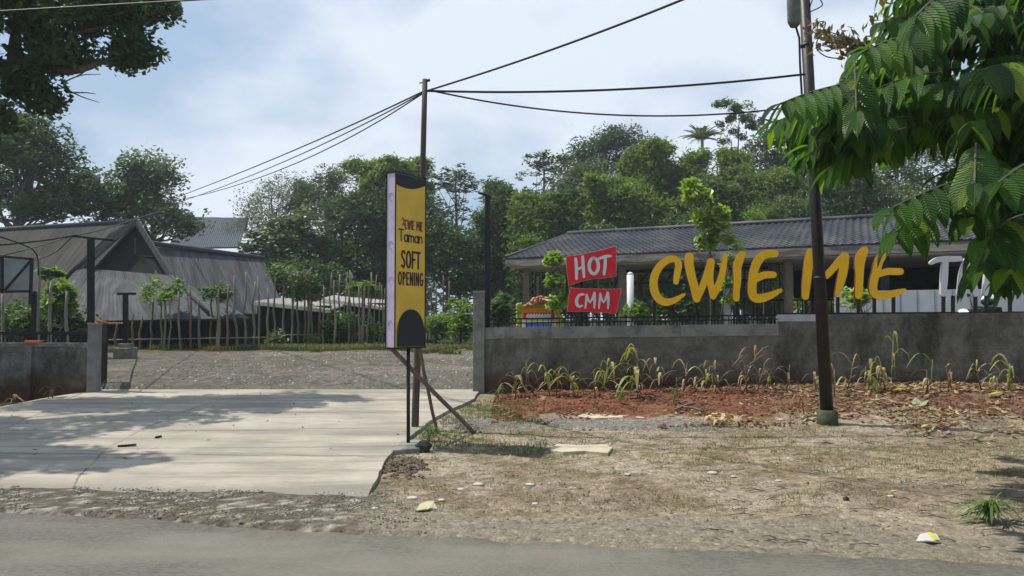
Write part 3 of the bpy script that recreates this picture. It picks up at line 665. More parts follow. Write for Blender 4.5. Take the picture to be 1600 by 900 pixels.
cable([nodeA, at(60, 385, 13.4), at(10, 398, 13), at(-60, 415, 12), at(-400, 430, 10)], .009, 'lower thin cable running left from the crossarm of the left post')
cable([nodeA, at(85, 395, 14), at(52, 408, 15.5)], .009, 'short drooping wire from the left crossarm to the billboard frame')
cable([at(-60, 355, 12), at(10, 373, 13), at(55, 394, 14.5), at(60, 430, 14.6)], .014, 'cable dropping from the left edge beside the billboard frame')
m = MB(); m.tube([at(1262, 204, uY - .15), at(1235, 200, uY - .3), at(1205, 190, uY - .5), at(1185, 183, uY - .6)], [.022, .02, .014, .006], 6); m.tube([at(1238, 200, uY - .3), at(1215, 206, uY - .3), at(1192, 200, uY - .3)], [.012, .01, .005], 6)
tag(m.build('dead_branch', WOOD, origin=at(1262, 204, uY - .15)), 'bare brown dead branch caught on the utility pole', 'branch')
m = MB(); m.tube(smooth([at(x_, y_, uY - .05) for x_, y_ in ((1262, 20), (1285, 8), (1272, -5), (1262, 35), (1290, 35), (1275, 70), (1290, 88), (1320, 92))]), .008, 5)
tag(m.build('loose_wire', BLACK, origin=at(1262, 20, uY)), 'loose curled wire hanging from the top of the utility pole', 'wire')
# ------------------------------------------------------------------ roofs helper
def roof(name, P00, P10, P01, P11, nr, amp, mt, parent, steps=1, thick=.08, prof='sin', stepz=.0, nv=None):
    """P00-P10 ridge, P01-P11 eave; corrugations run from ridge to eave."""
    P00, P10, P01, P11 = [np.array(p, float) for p in (P00, P10, P01, P11)]
    nrm = np.cross(P10 - P00, P01 - P00); nrm /= np.linalg.norm(nrm); nrm = nrm if nrm[2] > 0 else -nrm
    nu_ = nr * 6; nv = nv or max(2, steps * 2); V = []; UV = []; 
    vs = []
    for s_ in range(steps): vs += [(s_ / steps, stepz), ((s_ + .999) / steps, 0.0)] if steps > 1 else [(0, 0), (.5, 0), (1, 0)]
    for v_, dz in vs:
        a = P00 + (P01 - P00) * v_; b = P10 + (P11 - P10) * v_
        for i in range(nu_ + 1):
            u = i / nu_; ph = u * nr * 2 * math.pi
            h = amp * (math.sin(ph) if prof == 'sin' else (1 if math.sin(ph) > .7 else 0))
            p = a + (b - a) * u + nrm * (h - dz + stepz); V.append(p); UV.append((u, v_))
    nvv = len(vs); I = np.arange(nvv * (nu_ + 1)).reshape(nvv, nu_ + 1)
    Q = [tuple(q) for q in np.stack([I[:-1, :-1], I[:-1, 1:], I[1:, 1:], I[1:, :-1]], -1).reshape(-1, 4)]
    b0 = len(V); c = [P00, P10, P11, P01]
    for p in c: V.append(p - nrm * thick)
    UV += [(0, 0), (1, 0), (1, 1), (0, 1)]
    Q.append((b0, b0 + 1, b0 + 2, b0 + 3))
    k = [I[0, 0], I[0, -1], I[-1, -1], I[-1, 0]]
    for i in range(4): Q.append((k[i], k[(i + 1) % 4], b0 + (i + 1) % 4, b0 + i))
    return np_mesh(name, V, Q, mt, parent=parent, uv=UV)
# ------------------------------------------------------------------ pavilion
PT = mat('dark_roof_tiles', (.038, .041, .05), .55, .35, 3, patch=(.085, .083, .08), pscale=1.1, plo=.48, phi=.66, bmp=.2, bscale=30)
FAS = mat('weathered_fascia', (.26, .24, .21), .85, .3, 6, patch=(.1, .09, .08), pscale=2.5, plo=.45, phi=.6, stretch=(.4, .4, 3))
pL = at(790, 404, 22); dp = np.array([at(1390, 379, 17.5)[0] - pL[0], 17.5 - 22]); Lp = 15.5; dp = dp / np.linalg.norm(dp); npv = np.array([-dp[1], dp[0]])
if npv[1] < 0: npv = -npv
ez = pL[2]
def pv(a, b, z): q = np.array([pL[0], pL[1]]) + dp * a + npv * b; return np.array([q[0], q[1], z])
rz_ = 4.2; Dp = 5.6
pav = thing('pavilion', pv(5, 3, .4), 'long open pavilion with dark tiled roof behind the letter wall', 'pavilion')
rdA, rdB = pv(.75, 2.8, rz_), pv(Lp - .75, 2.8, rz_)
roof('roof', rdA, rdB, pv(0, 0, ez), pv(Lp, 0, ez), 84, .02, PT, pav, steps=14, stepz=.012)
roof('roof', rdB, rdA, pv(Lp, Dp, ez), pv(0, Dp, ez), 62, .03, PT, pav, steps=7, stepz=.03)
roof('roof', rdA, rdA + np.array([.01, 0, 0]), pv(0, Dp, ez), pv(0, 0, ez), 18, .02, PT, pav, steps=5, stepz=.03)
roof('roof', rdB, rdB + np.array([.01, 0, 0]), pv(Lp, 0, ez), pv(Lp, Dp, ez), 18, .02, PT, pav, steps=5, stepz=.03)
m = MB(); m.tube([rdA + [0, 0, .03], rdB + [0, 0, .03]], .07, 8); m.tube([rdA, pv(0, 0, ez + .03)], .05, 8); m.build('ridge_cap', PT, pav)
m = MB()
for a0, b0_, a1, b1_ in ((0, 0, Lp, 0), (0, Dp, Lp, Dp), (0, 0, 0, Dp), (Lp, 0, Lp, Dp)):
    p, q = pv(a0, b0_, ez - .14), pv(a1, b1_, ez - .14); m.beam(p, q, .04, .2)
m.build('fascia', FAS, pav)
m = MB(); m.hexa([pv(.1, .05, ez - .27), pv(Lp - .1, .05, ez - .27), pv(Lp - .1, Dp - .05, ez - .27), pv(.1, Dp - .05, ez - .27), pv(.1, .05, ez - .25), pv(Lp - .1, .05, ez - .25), pv(Lp - .1, Dp - .05, ez - .25), pv(.1, Dp - .05, ez - .25)])
m.build('ceiling', mat('pale_ceiling', (.42, .4, .36), .9, .15, 3), pav)
PB = mat('post_brown', (.16, .12, .09), .8, .25, 6); fl = .55
m = MB(); m.hexa([pv(.2, .3, 0), pv(Lp, .3, 0), pv(Lp, Dp, 0), pv(.2, Dp, 0), pv(.2, .3, fl), pv(Lp, .3, fl), pv(Lp, Dp, fl), pv(.2, Dp, fl)]); m.build('floor_plinth', mat('plinth', (.25, .27, .28), .8, .15, 3), pav)
def par(px, Yrow=0.45):   # along-coordinate where pixel column px meets row b
    d_ = ray(px, 450); o = np.array([pL[0], pL[1]]) + npv * Yrow
    A_ = np.array([[d_[0], -dp[0]], [d_[1], -dp[1]]]); k = np.linalg.solve(A_, o); return k[1]
for px_, w_, mt in ((822, .16, PB), (972, .2, PB), (1135, .14, mat('post_pale', (.3, .29, .28), .8)), (1232, .16, PB), (1380, .2, BLACK), (1545, .18, PB)):
    a_ = par(px_); m = MB(); m.beam(pv(a_, .45, fl), pv(a_, .45, ez - .25), w_, w_); m.build('post', mt, pav)
for px_ in (840, 1000, 1130, 1270, 1430): a_ = par(px_, Dp - .3); m = MB(); m.beam(pv(a_, Dp - .3, fl), pv(a_, Dp - .3, ez - .25), .14, .14); m.build('post', PB, pav)
for z_ in (2.55, 2.88): m = MB(); m.beam(pv(par(955, 1.5), 1.5, z_), pv(par(1200, 1.5), 1.5, z_), .07, .09); m.build('beam', BLACK, pav)
for k in range(6):
    a_ = par(960, 1.5) + k * .75; m = MB(); m.beam(pv(a_, 1.5, 2.55), pv(a_ + .3, 1.5, 2.9), .05, .05); m.build('brace', BLACK, pav)
# tall vertical screens of bars at the left end, low ones further right
def screen(pa, pb, row, z0, z1, n, parent, name='railing_panel'):
    a0, a1 = par(pa, row), par(pb, row); m = MB(); A_, B_ = pv(a0, row, z1), pv(a1, row, z1)
    m.beam(A_, B_, .04, .05); m.beam(pv(a0, row, z0 + .05), pv(a1, row, z0 + .05), .04, .05)
    for k in range(n + 1):
        p = pv(a0 + (a1 - a0) * k / n, row, 0); m.beam((p[0], p[1], z0), (p[0], p[1], z1), .022, .022)
    m.build(name, BLACK, parent)
screen(832, 876, 2.4, fl, 3.0, 8, pav); screen(872, 960, 4.2, fl, 1.95, 16, pav); screen(990, 1130, 4.6, fl, 1.6, 22, pav); screen(1150, 1232, .5, fl, 2.9, 6, pav); screen(1195, 1330, 4.8, fl, 2.1, 18, pav); screen(1382, 1425, 4.6, fl, 1.95, 6, pav)
a0, a1 = par(1240, 5.0), par(1700, 5.0)
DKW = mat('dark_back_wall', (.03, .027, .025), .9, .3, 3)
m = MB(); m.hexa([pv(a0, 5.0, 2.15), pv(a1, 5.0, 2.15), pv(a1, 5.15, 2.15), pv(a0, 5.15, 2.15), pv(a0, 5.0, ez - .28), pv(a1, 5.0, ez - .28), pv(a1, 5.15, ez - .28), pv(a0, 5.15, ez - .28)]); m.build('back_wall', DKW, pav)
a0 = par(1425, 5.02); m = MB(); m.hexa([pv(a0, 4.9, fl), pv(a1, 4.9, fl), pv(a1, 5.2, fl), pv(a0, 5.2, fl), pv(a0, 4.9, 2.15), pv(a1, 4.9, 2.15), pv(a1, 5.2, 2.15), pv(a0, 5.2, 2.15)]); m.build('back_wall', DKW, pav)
a0, a1 = par(1306, .3), par(1720, .3); CW = mat('counter_wall', (.42, .44, .46), .85, .1, 3)
zt2 = EYE + (500 - 455) / F * 17.7
m = MB(); m.hexa([pv(a0, -.3, .2), pv(a1, -.3, .2), pv(a1, .1, .2), pv(a0, .1, .2), pv(a0, -.3, zt2), pv(a1, -.3, zt2), pv(a1, .1, zt2), pv(a0, .1, zt2)]); m.build('counter', CW, pav)
m = MB()
for k in range(14): a_ = a0 + (a1 - a0) * (k + 1) / 15; p = pv(a_, -.305, 0); m.beam((p[0], p[1], .3), (p[0], p[1], zt2 - .01), .012, .006)
m.build('panel_joint', mat('joint_grey', (.22, .23, .24), .8), pav)
# white column in front
q = at(985, 470, 19); g_ = float(gz(q[0], q[1])); tz = at(985, 425, 19)[2]
t = thing('white_column', (q[0], q[1], g_), 'slim round-topped white column in front of the pavilion', 'column')
m = MB(); m.tube([(q[0], q[1], g_), (q[0], q[1], tz - .07)], .085, 16); m.tube([(q[0], q[1], tz - .068), (q[0], q[1], tz - .02), (q[0], q[1], tz)], [.085, .06, .02], 16); m.build('shaft', WHT, t)
m = MB(); m.tube([(q[0], q[1], g_), (q[0], q[1], g_ + .12)], .13, 16); m.build('base', CONCP, t)
# ------------------------------------------------------------------ flower board
fY = 17.0; a = at(809, 545, fY); b = at(875, 478, fY)
fbz = float(gz(a[0], fY)); fw = b[0] - a[0]; ftop = at(809, 476, fY)[2]
t = thing('flower_board', ((a[0] + b[0]) / 2, fY, fbz), 'congratulation flower board with yellow border and rose mound behind the railing', 'board')
f2_ = lambda u, z: np.array([a[0] + u * fw, fY - .004, z]); NB = np.array([0, -1., 0])
FYm = mat('board_yellow', (.6, .5, .06), .8); FO = mat('board_orange', (.7, .22, .02), .8); FRd = mat('board_red', (.55, .03, .05), .8); FW = mat('board_white', (.75, .72, .75), .8); FBl = mat('board_blue', (.1, .25, .65), .8)
m = MB(); m.box(((a[0] + b[0]) / 2, fY + .04, (fbz + .3 + ftop) / 2), (fw, .05, ftop - fbz - .3)); m.build('panel', FYm, t)
m = MB(); rg = random.Random(5); H_ = ftop - fbz - .3
for k in range(150):
    s_ = rg.random() * (2 * H_ + fw); 
    if s_ < H_: p = (a[0] + rg.uniform(-.02, .05), ftop - s_)
    elif s_ < H_ + fw: p = (a[0] + s_ - H_, ftop + rg.uniform(-.05, .02))
    else: p = (b[0] + rg.uniform(-.05, .02), ftop - (s_ - H_ - fw))
    m.blob((p[0], fY - .01, p[1]), .035, k, 6, 4, .3)
m.build('flower_border', leafmat('border_flowers', (.5, .45, .05), (.35, .4, .08), tr=.1), t)
for z0, z1, mt, mg in ((-.02, .1, FO, .1), (.12, .31, FRd, .12), (.36, .72, FW, .1)):
    m = MB(); m.box(((a[0] + b[0]) / 2, fY + .008, ftop - .08 - (z0 + z1) / 2 * .78), (fw - 2 * mg, .016, (z1 - z0) * .78)); m.build('colour_band', mt, t)
m = MB(); rg = random.Random(9)
for k in range(9): u0 = .22 + k * .066; stroke(m, [(u0, ftop - .27, .022), (u0 + .03, ftop - .21, .02), (u0 + .045, ftop - .3, .022)], f2_, NB, .004, .008, sub=2)
m.build('lettering', FW, t)
m = MB()
for k in range(7): u0 = .2 + k * .09; stroke(m, [(u0, ftop - .42, .028), (u0 + .03, ftop - .5, .03), (u0 + .05, ftop - .44, .028)], f2_, NB, .004, .008, sub=2)
m.build('lettering', FBl, t)
m = MB(); rg = random.Random(2)
for k in range(110):
    th = rg.uniform(0, math.pi); rr = rg.uniform(.3, 1); m.blob(((a[0] + b[0]) / 2 + .04 + .3 * rr * math.cos(th), fY + rg.uniform(-.1, .05), ftop - .02 + .19 * rr * math.sin(th)), .035, k + 300, 6, 4, .3)
m.build('flower_mound', leafmat('rose_mound', (.45, .16, .1), (.55, .3, .2), (.4, .05, .05), tr=.1), t)
m = MB()
for u in (.15, .85): m.beam((a[0] + fw * u, fY + .09, fbz - .02), (a[0] + fw * u, fY + .09, ftop - .1), .04, .04); m.beam((a[0] + fw * u, fY + .5, fbz - .02), (a[0] + fw * u, fY + .09, ftop - .5), .04, .04)
m.build('stand', WOOD, t)
# ------------------------------------------------------------------ scooter
sY = 14.9; hx = at(1504, 487, sY); gS = float(gz(hx[0], sY)); X0 = hx[0]; hz = hx[2]
SB = mat('scooter_black', (.015, .016, .018), .3, .1, 3, spec=.5); GR = mat('seat_black', (.02, .02, .02), .7); RUB = mat('rubber', (.02, .02, .02), .9); CH = mat('grey_steel', (.3, .3, .32), .35, .1, 3, metal=.8)
k_ = (hz - gS) / 1.0
t = thing('scooter', (X0 + .6, sY, gS), 'black scooter with lit headlight parked behind the wall under the white letters', 'scooter')
for cx_ in (X0 + .08, X0 + 1.3):
    w_ = MB(); cz = gS + .27
    P = [(cx_ + .22 * math.cos(q_), sY, cz + .22 * math.sin(q_)) for q_ in np.linspace(0, 2 * math.pi, 25)]; w_.tube(P, .05, 8, caps=False); wh = w_.build('wheel', RUB, t)
    w_ = MB(); P = [(cx_ + .15 * math.cos(q_), sY, cz + .15 * math.sin(q_)) for q_ in np.linspace(0, 2 * math.pi, 25)]; w_.tube(P, .025, 8, caps=False)
    for q_ in range(5): w_.beam((cx_, sY, cz), (cx_ + .15 * math.cos(q_ * 1.256), sY, cz + .15 * math.sin(q_ * 1.256)), .02, .03)
    w_.build('rim', CH, wh)
m = MB(); m.tube([(X0 + .08, sY, gS + .27), (X0 + .2, sY, gS + .62), (X0 + .3, sY, gS + .98 * k_)], .035, 8); m.build('fork', CH, t)
m = MB(); P = [(X0 + .12, gS + .45), (X0 + .16, gS + .85 * k_), (X0 + .02, gS + .93 * k_), (X0 + .05, gS + 1.04 * k_), (X0 + .3, gS + 1.06 * k_), (X0 + .38, gS + .8), (X0 + .42, gS + .35), (X0 + .8, gS + .33), (X0 + .85, gS + .62), (X0 + 1.5, gS + .75), (X0 + 1.6, gS + .68), (X0 + 1.3, gS + .45), (X0 + .85, gS + .22), (X0 + .3, gS + .22)]
m.prism([(p[0], sY - .15, p[1]) for p in P], (0, -1, 0), .3); m.build('body', SB, t, bevel=.03)
m = MB(); m.prism([(X0 + .78, sY - .12, gS + .64), (X0 + 1.5, sY - .12, gS + .77), (X0 + 1.5, sY - .12, gS + .85), (X0 + 1.1, sY - .12, gS + .82), (X0 + .78, sY - .12, gS + .74)], (0, -1, 0), .24); m.build('seat', GR, t, bevel=.03)
m = MB(); m.tube([(X0 + .42, sY - .34, gS + 1.05 * k_), (X0 + .3, sY - .1, gS + 1.08 * k_), (X0 + .3, sY + .1, gS + 1.08 * k_), (X0 + .42, sY + .34, gS + 1.05 * k_)], .018, 8); hb = m.build('handlebar', SB, t)
for s_ in (-1, 1):
    m = MB(); m.tube([(X0 + .33, sY + s_ * .22, gS + 1.07 * k_), (X0 + .3, sY + s_ * .28, gS + 1.25 * k_)], .008, 6); m.blob((X0 + .3, sY + s_ * .3, gS + 1.29 * k_), (.02, .06, .04), 3, 10, 6, .0); m.build('mirror', SB, hb)
em, ent, eb = nt_new('headlight_on'); eb.inputs['Emission Color'].default_value = (.6, .75, 1, 1); eb.inputs['Emission Strength'].default_value = 6
m = MB(); m.blob((X0 + .0, sY - .02, hz), (.06, .13, .05), 1, 12, 6, 0); m.build('headlight', em, t)
m = MB(); q = at(1546, 470, sY); hgt = gS + .84
m.prism([(q[0] - .2, sY - .13, hgt - .1), (q[0] + .2, sY - .13, hgt - .06), (q[0] + .17, sY - .13, q[2] - .12), (q[0] - .15, sY - .13, q[2] - .12)], (0, -1, 0), .26); m.build('top_box', GR, t, bevel=.03)
m = MB(); m.blob((q[0], sY, q[2]), (.15, .14, .14), 1, 16, 10, 0); hl = tag(m.build('helmet', WHT, origin=(q[0], sY, q[2] - .1)), 'white helmet lying on the parked black scooter', 'helmet')
m = MB(); m.blob((q[0] - .05, sY - .04, q[2] - .02), (.13, .13, .08), 1, 14, 8, 0); m.build('visor', SB, hl)
# ------------------------------------------------------------------ hut
HR = mat('old_roof_sheets', (.066, .068, .076), .85, .5, 3, patch=(.026, .027, .03), pscale=1.3, plo=.45, phi=.62, bmp=.3, bscale=12, stretch=(9, .7, 1), uv=True)
HR2 = mat('old_roof_pale', (.042, .041, .038), .9, .4, 3, patch=(.026, .025, .024), pscale=1.3, plo=.45, phi=.62, bmp=.3, bscale=12, stretch=(9, .7, 1), uv=True)
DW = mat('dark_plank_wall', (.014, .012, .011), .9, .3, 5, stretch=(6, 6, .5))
G = at(213, 346, 26); hut = thing('tiled_hut', at(210, 545, 23), 'old hut with steep grey roofs and dark gable left of the lot', 'hut')
roof('main_roof', at(-170, 369, 30), G, at(-190, 500, 26.5), at(72, 500, 23.8), 40, .005, HR2, hut)
v1, v2 = at(122, 418, 25.0), at(266, 430, 25.2)
roof('main_roof', G, at(-170, 369, 30), at(275, 420, 29), at(-60, 420, 33), 30, .012, HR2, hut)
# gable strip joining main roof to the verge
roof('verge_roof', at(190, 349, 26.3), G + [0, 0, .02], at(60, 470, 24.0), v1, 6, .03, HR2, hut)
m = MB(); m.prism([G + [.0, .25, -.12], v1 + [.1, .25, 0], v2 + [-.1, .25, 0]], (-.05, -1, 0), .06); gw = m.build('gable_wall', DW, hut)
m = MB()
for yy in (398, 408): m.beam(at(172 if yy < 400 else 160, yy, 25.7), at(248 if yy < 400 else 255, yy + 3, 25.7), .04, .04)
m.beam(at(211, 372, 25.7), at(211, 405, 25.7), .04, .03); m.build('gable_batten', WOODD, gw)
m = MB(); m.beam(G, v1, .05, .2); m.beam(G + [0, 0, .01], v2, .05, .2); m.build('bargeboard', mat('grey_bargeboard', (.1, .095, .09), .8, .3, 8), hut)
roof('skirt_roof', v1, v2, at(48, 503, 22.6), at(392, 497, 22.4), 44, .006, HR, hut)
roof('wing_roof', at(232, 381, 26.6), at(411, 404, 32), at(262, 500, 23.6), at(447, 489, 29), 40, .006, HR, hut)
roof('wing_roof', at(411, 404, 32), at(232, 381, 26.6), at(447, 440, 38), at(300, 440, 31), 30, .012, HR, hut)
m = MB(); m.tube([at(236, 380, 26.5), at(412, 403, 32)], .09, 8); m.tube([at(-170, 368, 30), G], .08, 8); m.tube([v2, at(325, 488, 22.6)], .05, 6); m.build('ridge_cap', HR, hut)
def vwall(mb, A_, B_, z0, z1, t_=.15):
    A_ = np.array(A_[:2], float); B_ = np.array(B_[:2], float); d_ = (B_ - A_) / np.linalg.norm(B_ - A_); n_ = np.array([-d_[1], d_[0]]) * t_
    mb.hexa([(*A_, z0), (*B_, z0), (*(B_ + n_), z0), (*(A_ + n_), z0), (*A_, z1), (*B_, z1), (*(B_ + n_), z1), (*(A_ + n_), z1)])
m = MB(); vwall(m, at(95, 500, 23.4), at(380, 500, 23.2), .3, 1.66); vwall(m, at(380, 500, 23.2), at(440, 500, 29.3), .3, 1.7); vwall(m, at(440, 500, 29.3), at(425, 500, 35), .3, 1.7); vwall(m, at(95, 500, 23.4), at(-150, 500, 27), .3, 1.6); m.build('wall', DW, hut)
# distant blue grey roof
bd = thing('warehouse', at(345, 420, 52), 'distant house with blue-grey corrugated roof between the trees', 'house')
BG = mat('blue_corrugated', (.1, .125, .155), .6, .12, 4)
roof('roof', at(285, 339, 54), at(386, 341, 54), at(262, 388, 48), at(374, 386, 48), 34, .05, BG, bd)
roof('roof', at(386, 341, 54), at(285, 339, 54), at(386, 360, 62), at(285, 360, 62), 30, .05, BG, bd)
m = MB(); vwall(m, at(268, 388, 48.5), at(350, 386, 48.5), .5, 5.9); vwall(m, at(350, 386, 48.5), at(380, 386, 57), .5, 5.9); m.build('wall', mat('far_wall', (.3, .3, .28), .9), bd)
# sheds
PS = mat('pale_sheet_edge', (.5, .47, .42), .8, .25, 10, patch=(.25, .22, .2), pscale=5)
for lab, A_, B_, A2, B2, wl in (('low shed with whitish corrugated roof edge beside the hut', (398, 471, 25.8), (516, 484, 24.6), (440, 466, 29.5), (545, 474, 28.2), (402, 514)),
                     ('second low shed with pale roof edge partly behind the banner', (502, 467, 27.5), (650, 486, 26.2), (520, 462, 30.5), (660, 474, 29.4), (508, 640))):
    A3, B3 = at(*A_), at(*B_); s_ = thing('shed', (A3[0], A3[1], .6), lab, 'shed')
    roof('roof', at(*A2), at(*B2), A3, B3, 26, .025, PS, s_, thick=.04)
    m = MB(); m.beam(A3 - [0, 0, .06], B3 - [0, 0, .06], .04, .1); m.build('fascia', PS, s_)
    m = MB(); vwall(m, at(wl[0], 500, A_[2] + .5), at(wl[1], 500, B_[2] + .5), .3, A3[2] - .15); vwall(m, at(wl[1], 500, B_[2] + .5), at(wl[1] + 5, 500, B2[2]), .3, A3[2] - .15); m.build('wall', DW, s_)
# ------------------------------------------------------------------ stake fences
BAM = mat('grey_bamboo', (.17, .155, .11), .85, .35, 5, stretch=(1, 1, .3)); BAM2 = mat('brown_bamboo', (.15, .1, .07), .85, .3, 5, stretch=(1, 1, .3))
def stake_fence(label, xs, tops, ybase, rail_y, x_rail):
    base = hit(xs[0], ybase); t = thing('stake_fence', base, label, 'fence'); rg = random.Random(int(xs[0]))
    for k, (x_, ty) in enumerate(zip(xs, tops)):
        b_ = hit(x_, ybase + rg.uniform(-2, 2)); lean = rg.uniform(-4, 5); Y_ = b_[1]
        m = MB(); m.tube(pole_pts(b_ - [0, 0, .1], at(x_ + lean, ty, Y_), 7, .1, k), list(np.linspace(.034, .02, 7) * rg.uniform(.75, 1.25)), 6)
        m.build('stake', BAM if rg.random() < .6 else BAM2, t)
    m = MB(); a_, b_ = hit(x_rail[0], ybase)[1], hit(x_rail[1], ybase)[1]
    m.tube(pole_pts(at(x_rail[0], rail_y[0], a_ - .08), at(x_rail[1], rail_y[1], b_ - .08), 12, .1, 99), .02, 6); m.build('rail', BAM, t)
stake_fence('rough bamboo stake fence in front of the hut', [178, 209, 217, 235, 251, 264, 283, 298, 313, 329, 342, 356, 370, 382, 394, 405, 416],
            [505, 490, 492, 470, 462, 465, 455, 450, 468, 440, 452, 448, 430, 425, 440, 432, 450], 547, (531, 527), (170, 425))
xs = [427, 443, 455, 466, 474, 483, 490, 498, 506, 514, 523, 532, 538, 543, 549, 555, 560, 567, 574, 581, 586, 592, 597, 603, 611]
rg = random.Random(4); stake_fence('tall crowded bamboo stake fence in front of the low sheds', xs, [rg.uniform(418, 455) for _ in xs], 541, (524, 519), (425, 625))
xs = [668, 674, 679, 684, 691, 700]; stake_fence('short run of bamboo stakes right of the banner', xs, [rg.uniform(425, 455) for _ in xs], 530, (505, 505), (664, 704))
# ------------------------------------------------------------------ billboard frame
bY = 16.2; t = thing('billboard_frame', at(0, 560, bY), 'black steel billboard frame with pale panel at the far left', 'billboard')
def fbm_(pts, name, mt, w_=.05, par_=t):
    m = MB()
    for p, q in pts: m.beam(at(*p, bY), at(*q, bY), w_, w_)
    return m.build(name, mt, par_)
fbm_([((-95, 392), (50, 405)), ((-95, 458), (50, 455)), ((50, 403), (47, 476)), ((-95, 392), (-95, 476)), ((3, 400), (3, 456))], 'frame', BLACK)
fbm_([((7, 454), (47, 408))], 'brace', BLACK, .04); fbm_([((-90, 455), (-50, 400))], 'brace', BLACK, .04)
m = MB(); m.prism([at(-92, 456, bY + .1), at(44, 454, bY + .1), at(47, 408, bY + .1), at(-92, 396, bY + .1)], (0, -1, 0), .02); m.build('panel', mat('pale_panel', (.3, .34, .34), .7, .1, 2), t)
m = MB()
for x_ in (-90, -20, 47): a_ = at(x_, 455, bY); m.beam((a_[0], bY + .15, .1), (a_[0], bY + .15, a_[2]), .07, .07)
m.build('leg', BLACK, t)
# ------------------------------------------------------------------ foliage
def unit(v): return v / (np.linalg.norm(v, axis=-1, keepdims=True) + 1e-9)
def leaf_quads(P, L, W, up=.6, down=0.0, rng=RN, radial=None):
    n = len(P); nrm = rng.normal(size=(n, 3)); nrm[:, 2] = np.abs(nrm[:, 2]) + up * 2; nrm = unit(nrm)
    a = rng.normal(size=(n, 3)); a[:, 2] -= down * 2.2
    if radial is not None: a += radial * 1.0
    if down < .4: a = a - (a * nrm).sum(1)[:, None] * nrm
    a = unit(a); b = unit(np.cross(nrm, a)); s = rng.uniform(.65, 1.25, n)[:, None]
    a = a * s * L / 2; b = b * s * W / 2; nn = unit(np.cross(a, b)) * (L * .1) * s
    V = np.stack([P - a, P - a * .1 + b - nn, P + a, P - a * .1 - b - nn], 1).reshape(-1, 3)
    Fq = np.arange(4 * n).reshape(n, 4); return V, Fq
def clump_centers(c, r, K, rng, shell=(.55, 1.0), lowcut=-.5):
    out = []
    while len(out) < K:
        d = unit(rng.normal(size=3)); 
        if d[2] < lowcut: continue
        k = rng.uniform(*shell); out.append(np.array(c) + np.array(r) * d * k)
    return np.array(out)
def clump_leaves(C_, cr, M_, flat, rng):
    n = len(C_); s = rng.uniform(.6, 1.35, n)
    d = unit(rng.normal(size=(n * M_, 3))); k = rng.uniform(.35, 1, n * M_) ** .6
    o = d * (k * np.repeat(s, M_) * cr)[:, None]; o[:, 2] *= flat
    o[:, 2] -= np.hypot(o[:, 0], o[:, 1]) ** 2 / cr * .25
    return np.repeat(C_, M_, 0) + o
FOL = {
 'dark': leafmat('leaf_dark', (.032, .065, .02), (.07, .125, .035), tr=.3), 'mid': leafmat('leaf_mid', (.05, .1, .025), (.11, .175, .045), tr=.35),
 'grey': leafmat('leaf_greyish', (.06, .1, .05), (.125, .175, .085), (.22, .27, .18), tr=.3), 'bamboo': leafmat('leaf_bamboo', (.085, .145, .025), (.19, .26, .055), tr=.45),
 'sparse': leafmat('leaf_sparse', (.045, .075, .035), (.12, .165, .085), tr=.25), 'lime': leafmat('leaf_lime', (.18, .29, .04), (.33, .42, .1), (.6, .65, .42), tr=.4),
 'bright': leafmat('leaf_bright', (.09, .165, .025), (.19, .28, .05), tr=.4), 'silver': leafmat('leaf_silver', (.06, .11, .045), (.13, .19, .08), (.42, .48, .38), tr=.25, rough=.35),
}
BARK = mat('bark', (.09, .075, .06), .95, .35, 8, bmp=.5, bscale=20, stretch=(1, 1, .3)); BARKP = mat('pale_bark', (.2, .19, .15), .9, .3, 8)
CAT = 'tree'; GT = 'trees beyond the lot'
def tree(name, label, base, crowns, fol, leaf=(.26, .14), M_=60, flat=.75, cr=.8, trunk=.22, seed=0, shell=(.5, 1), lowcut=-.55, up=.5, down=0, limbs=True, bark=None, cat='tree', group=GT, trunk_to=None):
    rng = np.random.default_rng(seed + 100); base = np.array(base, float)
    t = thing(name, base, label, cat, group)
    Ps = []; m = MB(); topc = np.array(crowns[0][0], float) if trunk_to is None else np.array(trunk_to, float)
    fork = base + (topc - base) * .62; fork[:2] += rng.normal(size=2) * .1
    pts = [base - [0, 0, .2], base + (fork - base) * .4 + np.r_[rng.normal(size=2) * .12, 0], fork, topc]
    m.tube(smooth(pts, 4), list(np.linspace(trunk, trunk * .25, 13)), 8)
    for (c, r, K) in crowns:
        C_ = clump_centers(c, r, K, rng, shell, lowcut); Ps.append(clump_leaves(C_, cr, M_, flat, rng))
        if limbs:
            for q in C_[:: max(1, K // 9)]:
                s_ = fork + (topc - fork) * rng.uniform(-.35, .9); mid = (s_ + q) / 2 + np.r_[rng.normal(size=2) * .15, -.1 * np.linalg.norm(q - s_)]
                m.tube(smooth([s_, mid, q], 3), list(np.linspace(trunk * .24, trunk * .05, 7)), 5, caps=False)
    m.build('trunk', bark or BARK, t)
    P = np.concatenate(Ps); V, Q = leaf_quads(P, leaf[0], leaf[1], up, down, rng)
    np_mesh('crown', V, Q, FOL[fol], parent=t); return t
def crown_px(cx, cy, hw, hh, Y, K, deep=.8):   # ellipsoid from picture size at distance Y
    c = at(cx, cy, Y); return (c, (hw * Y / F, hw * Y / F * deep, hh * Y / F), K)
def gbase(px, Y, dx=0):
    p = at(px, 500, Y); return np.array([p[0] + dx, Y, float(gz(p[0], Y))])
S = 0
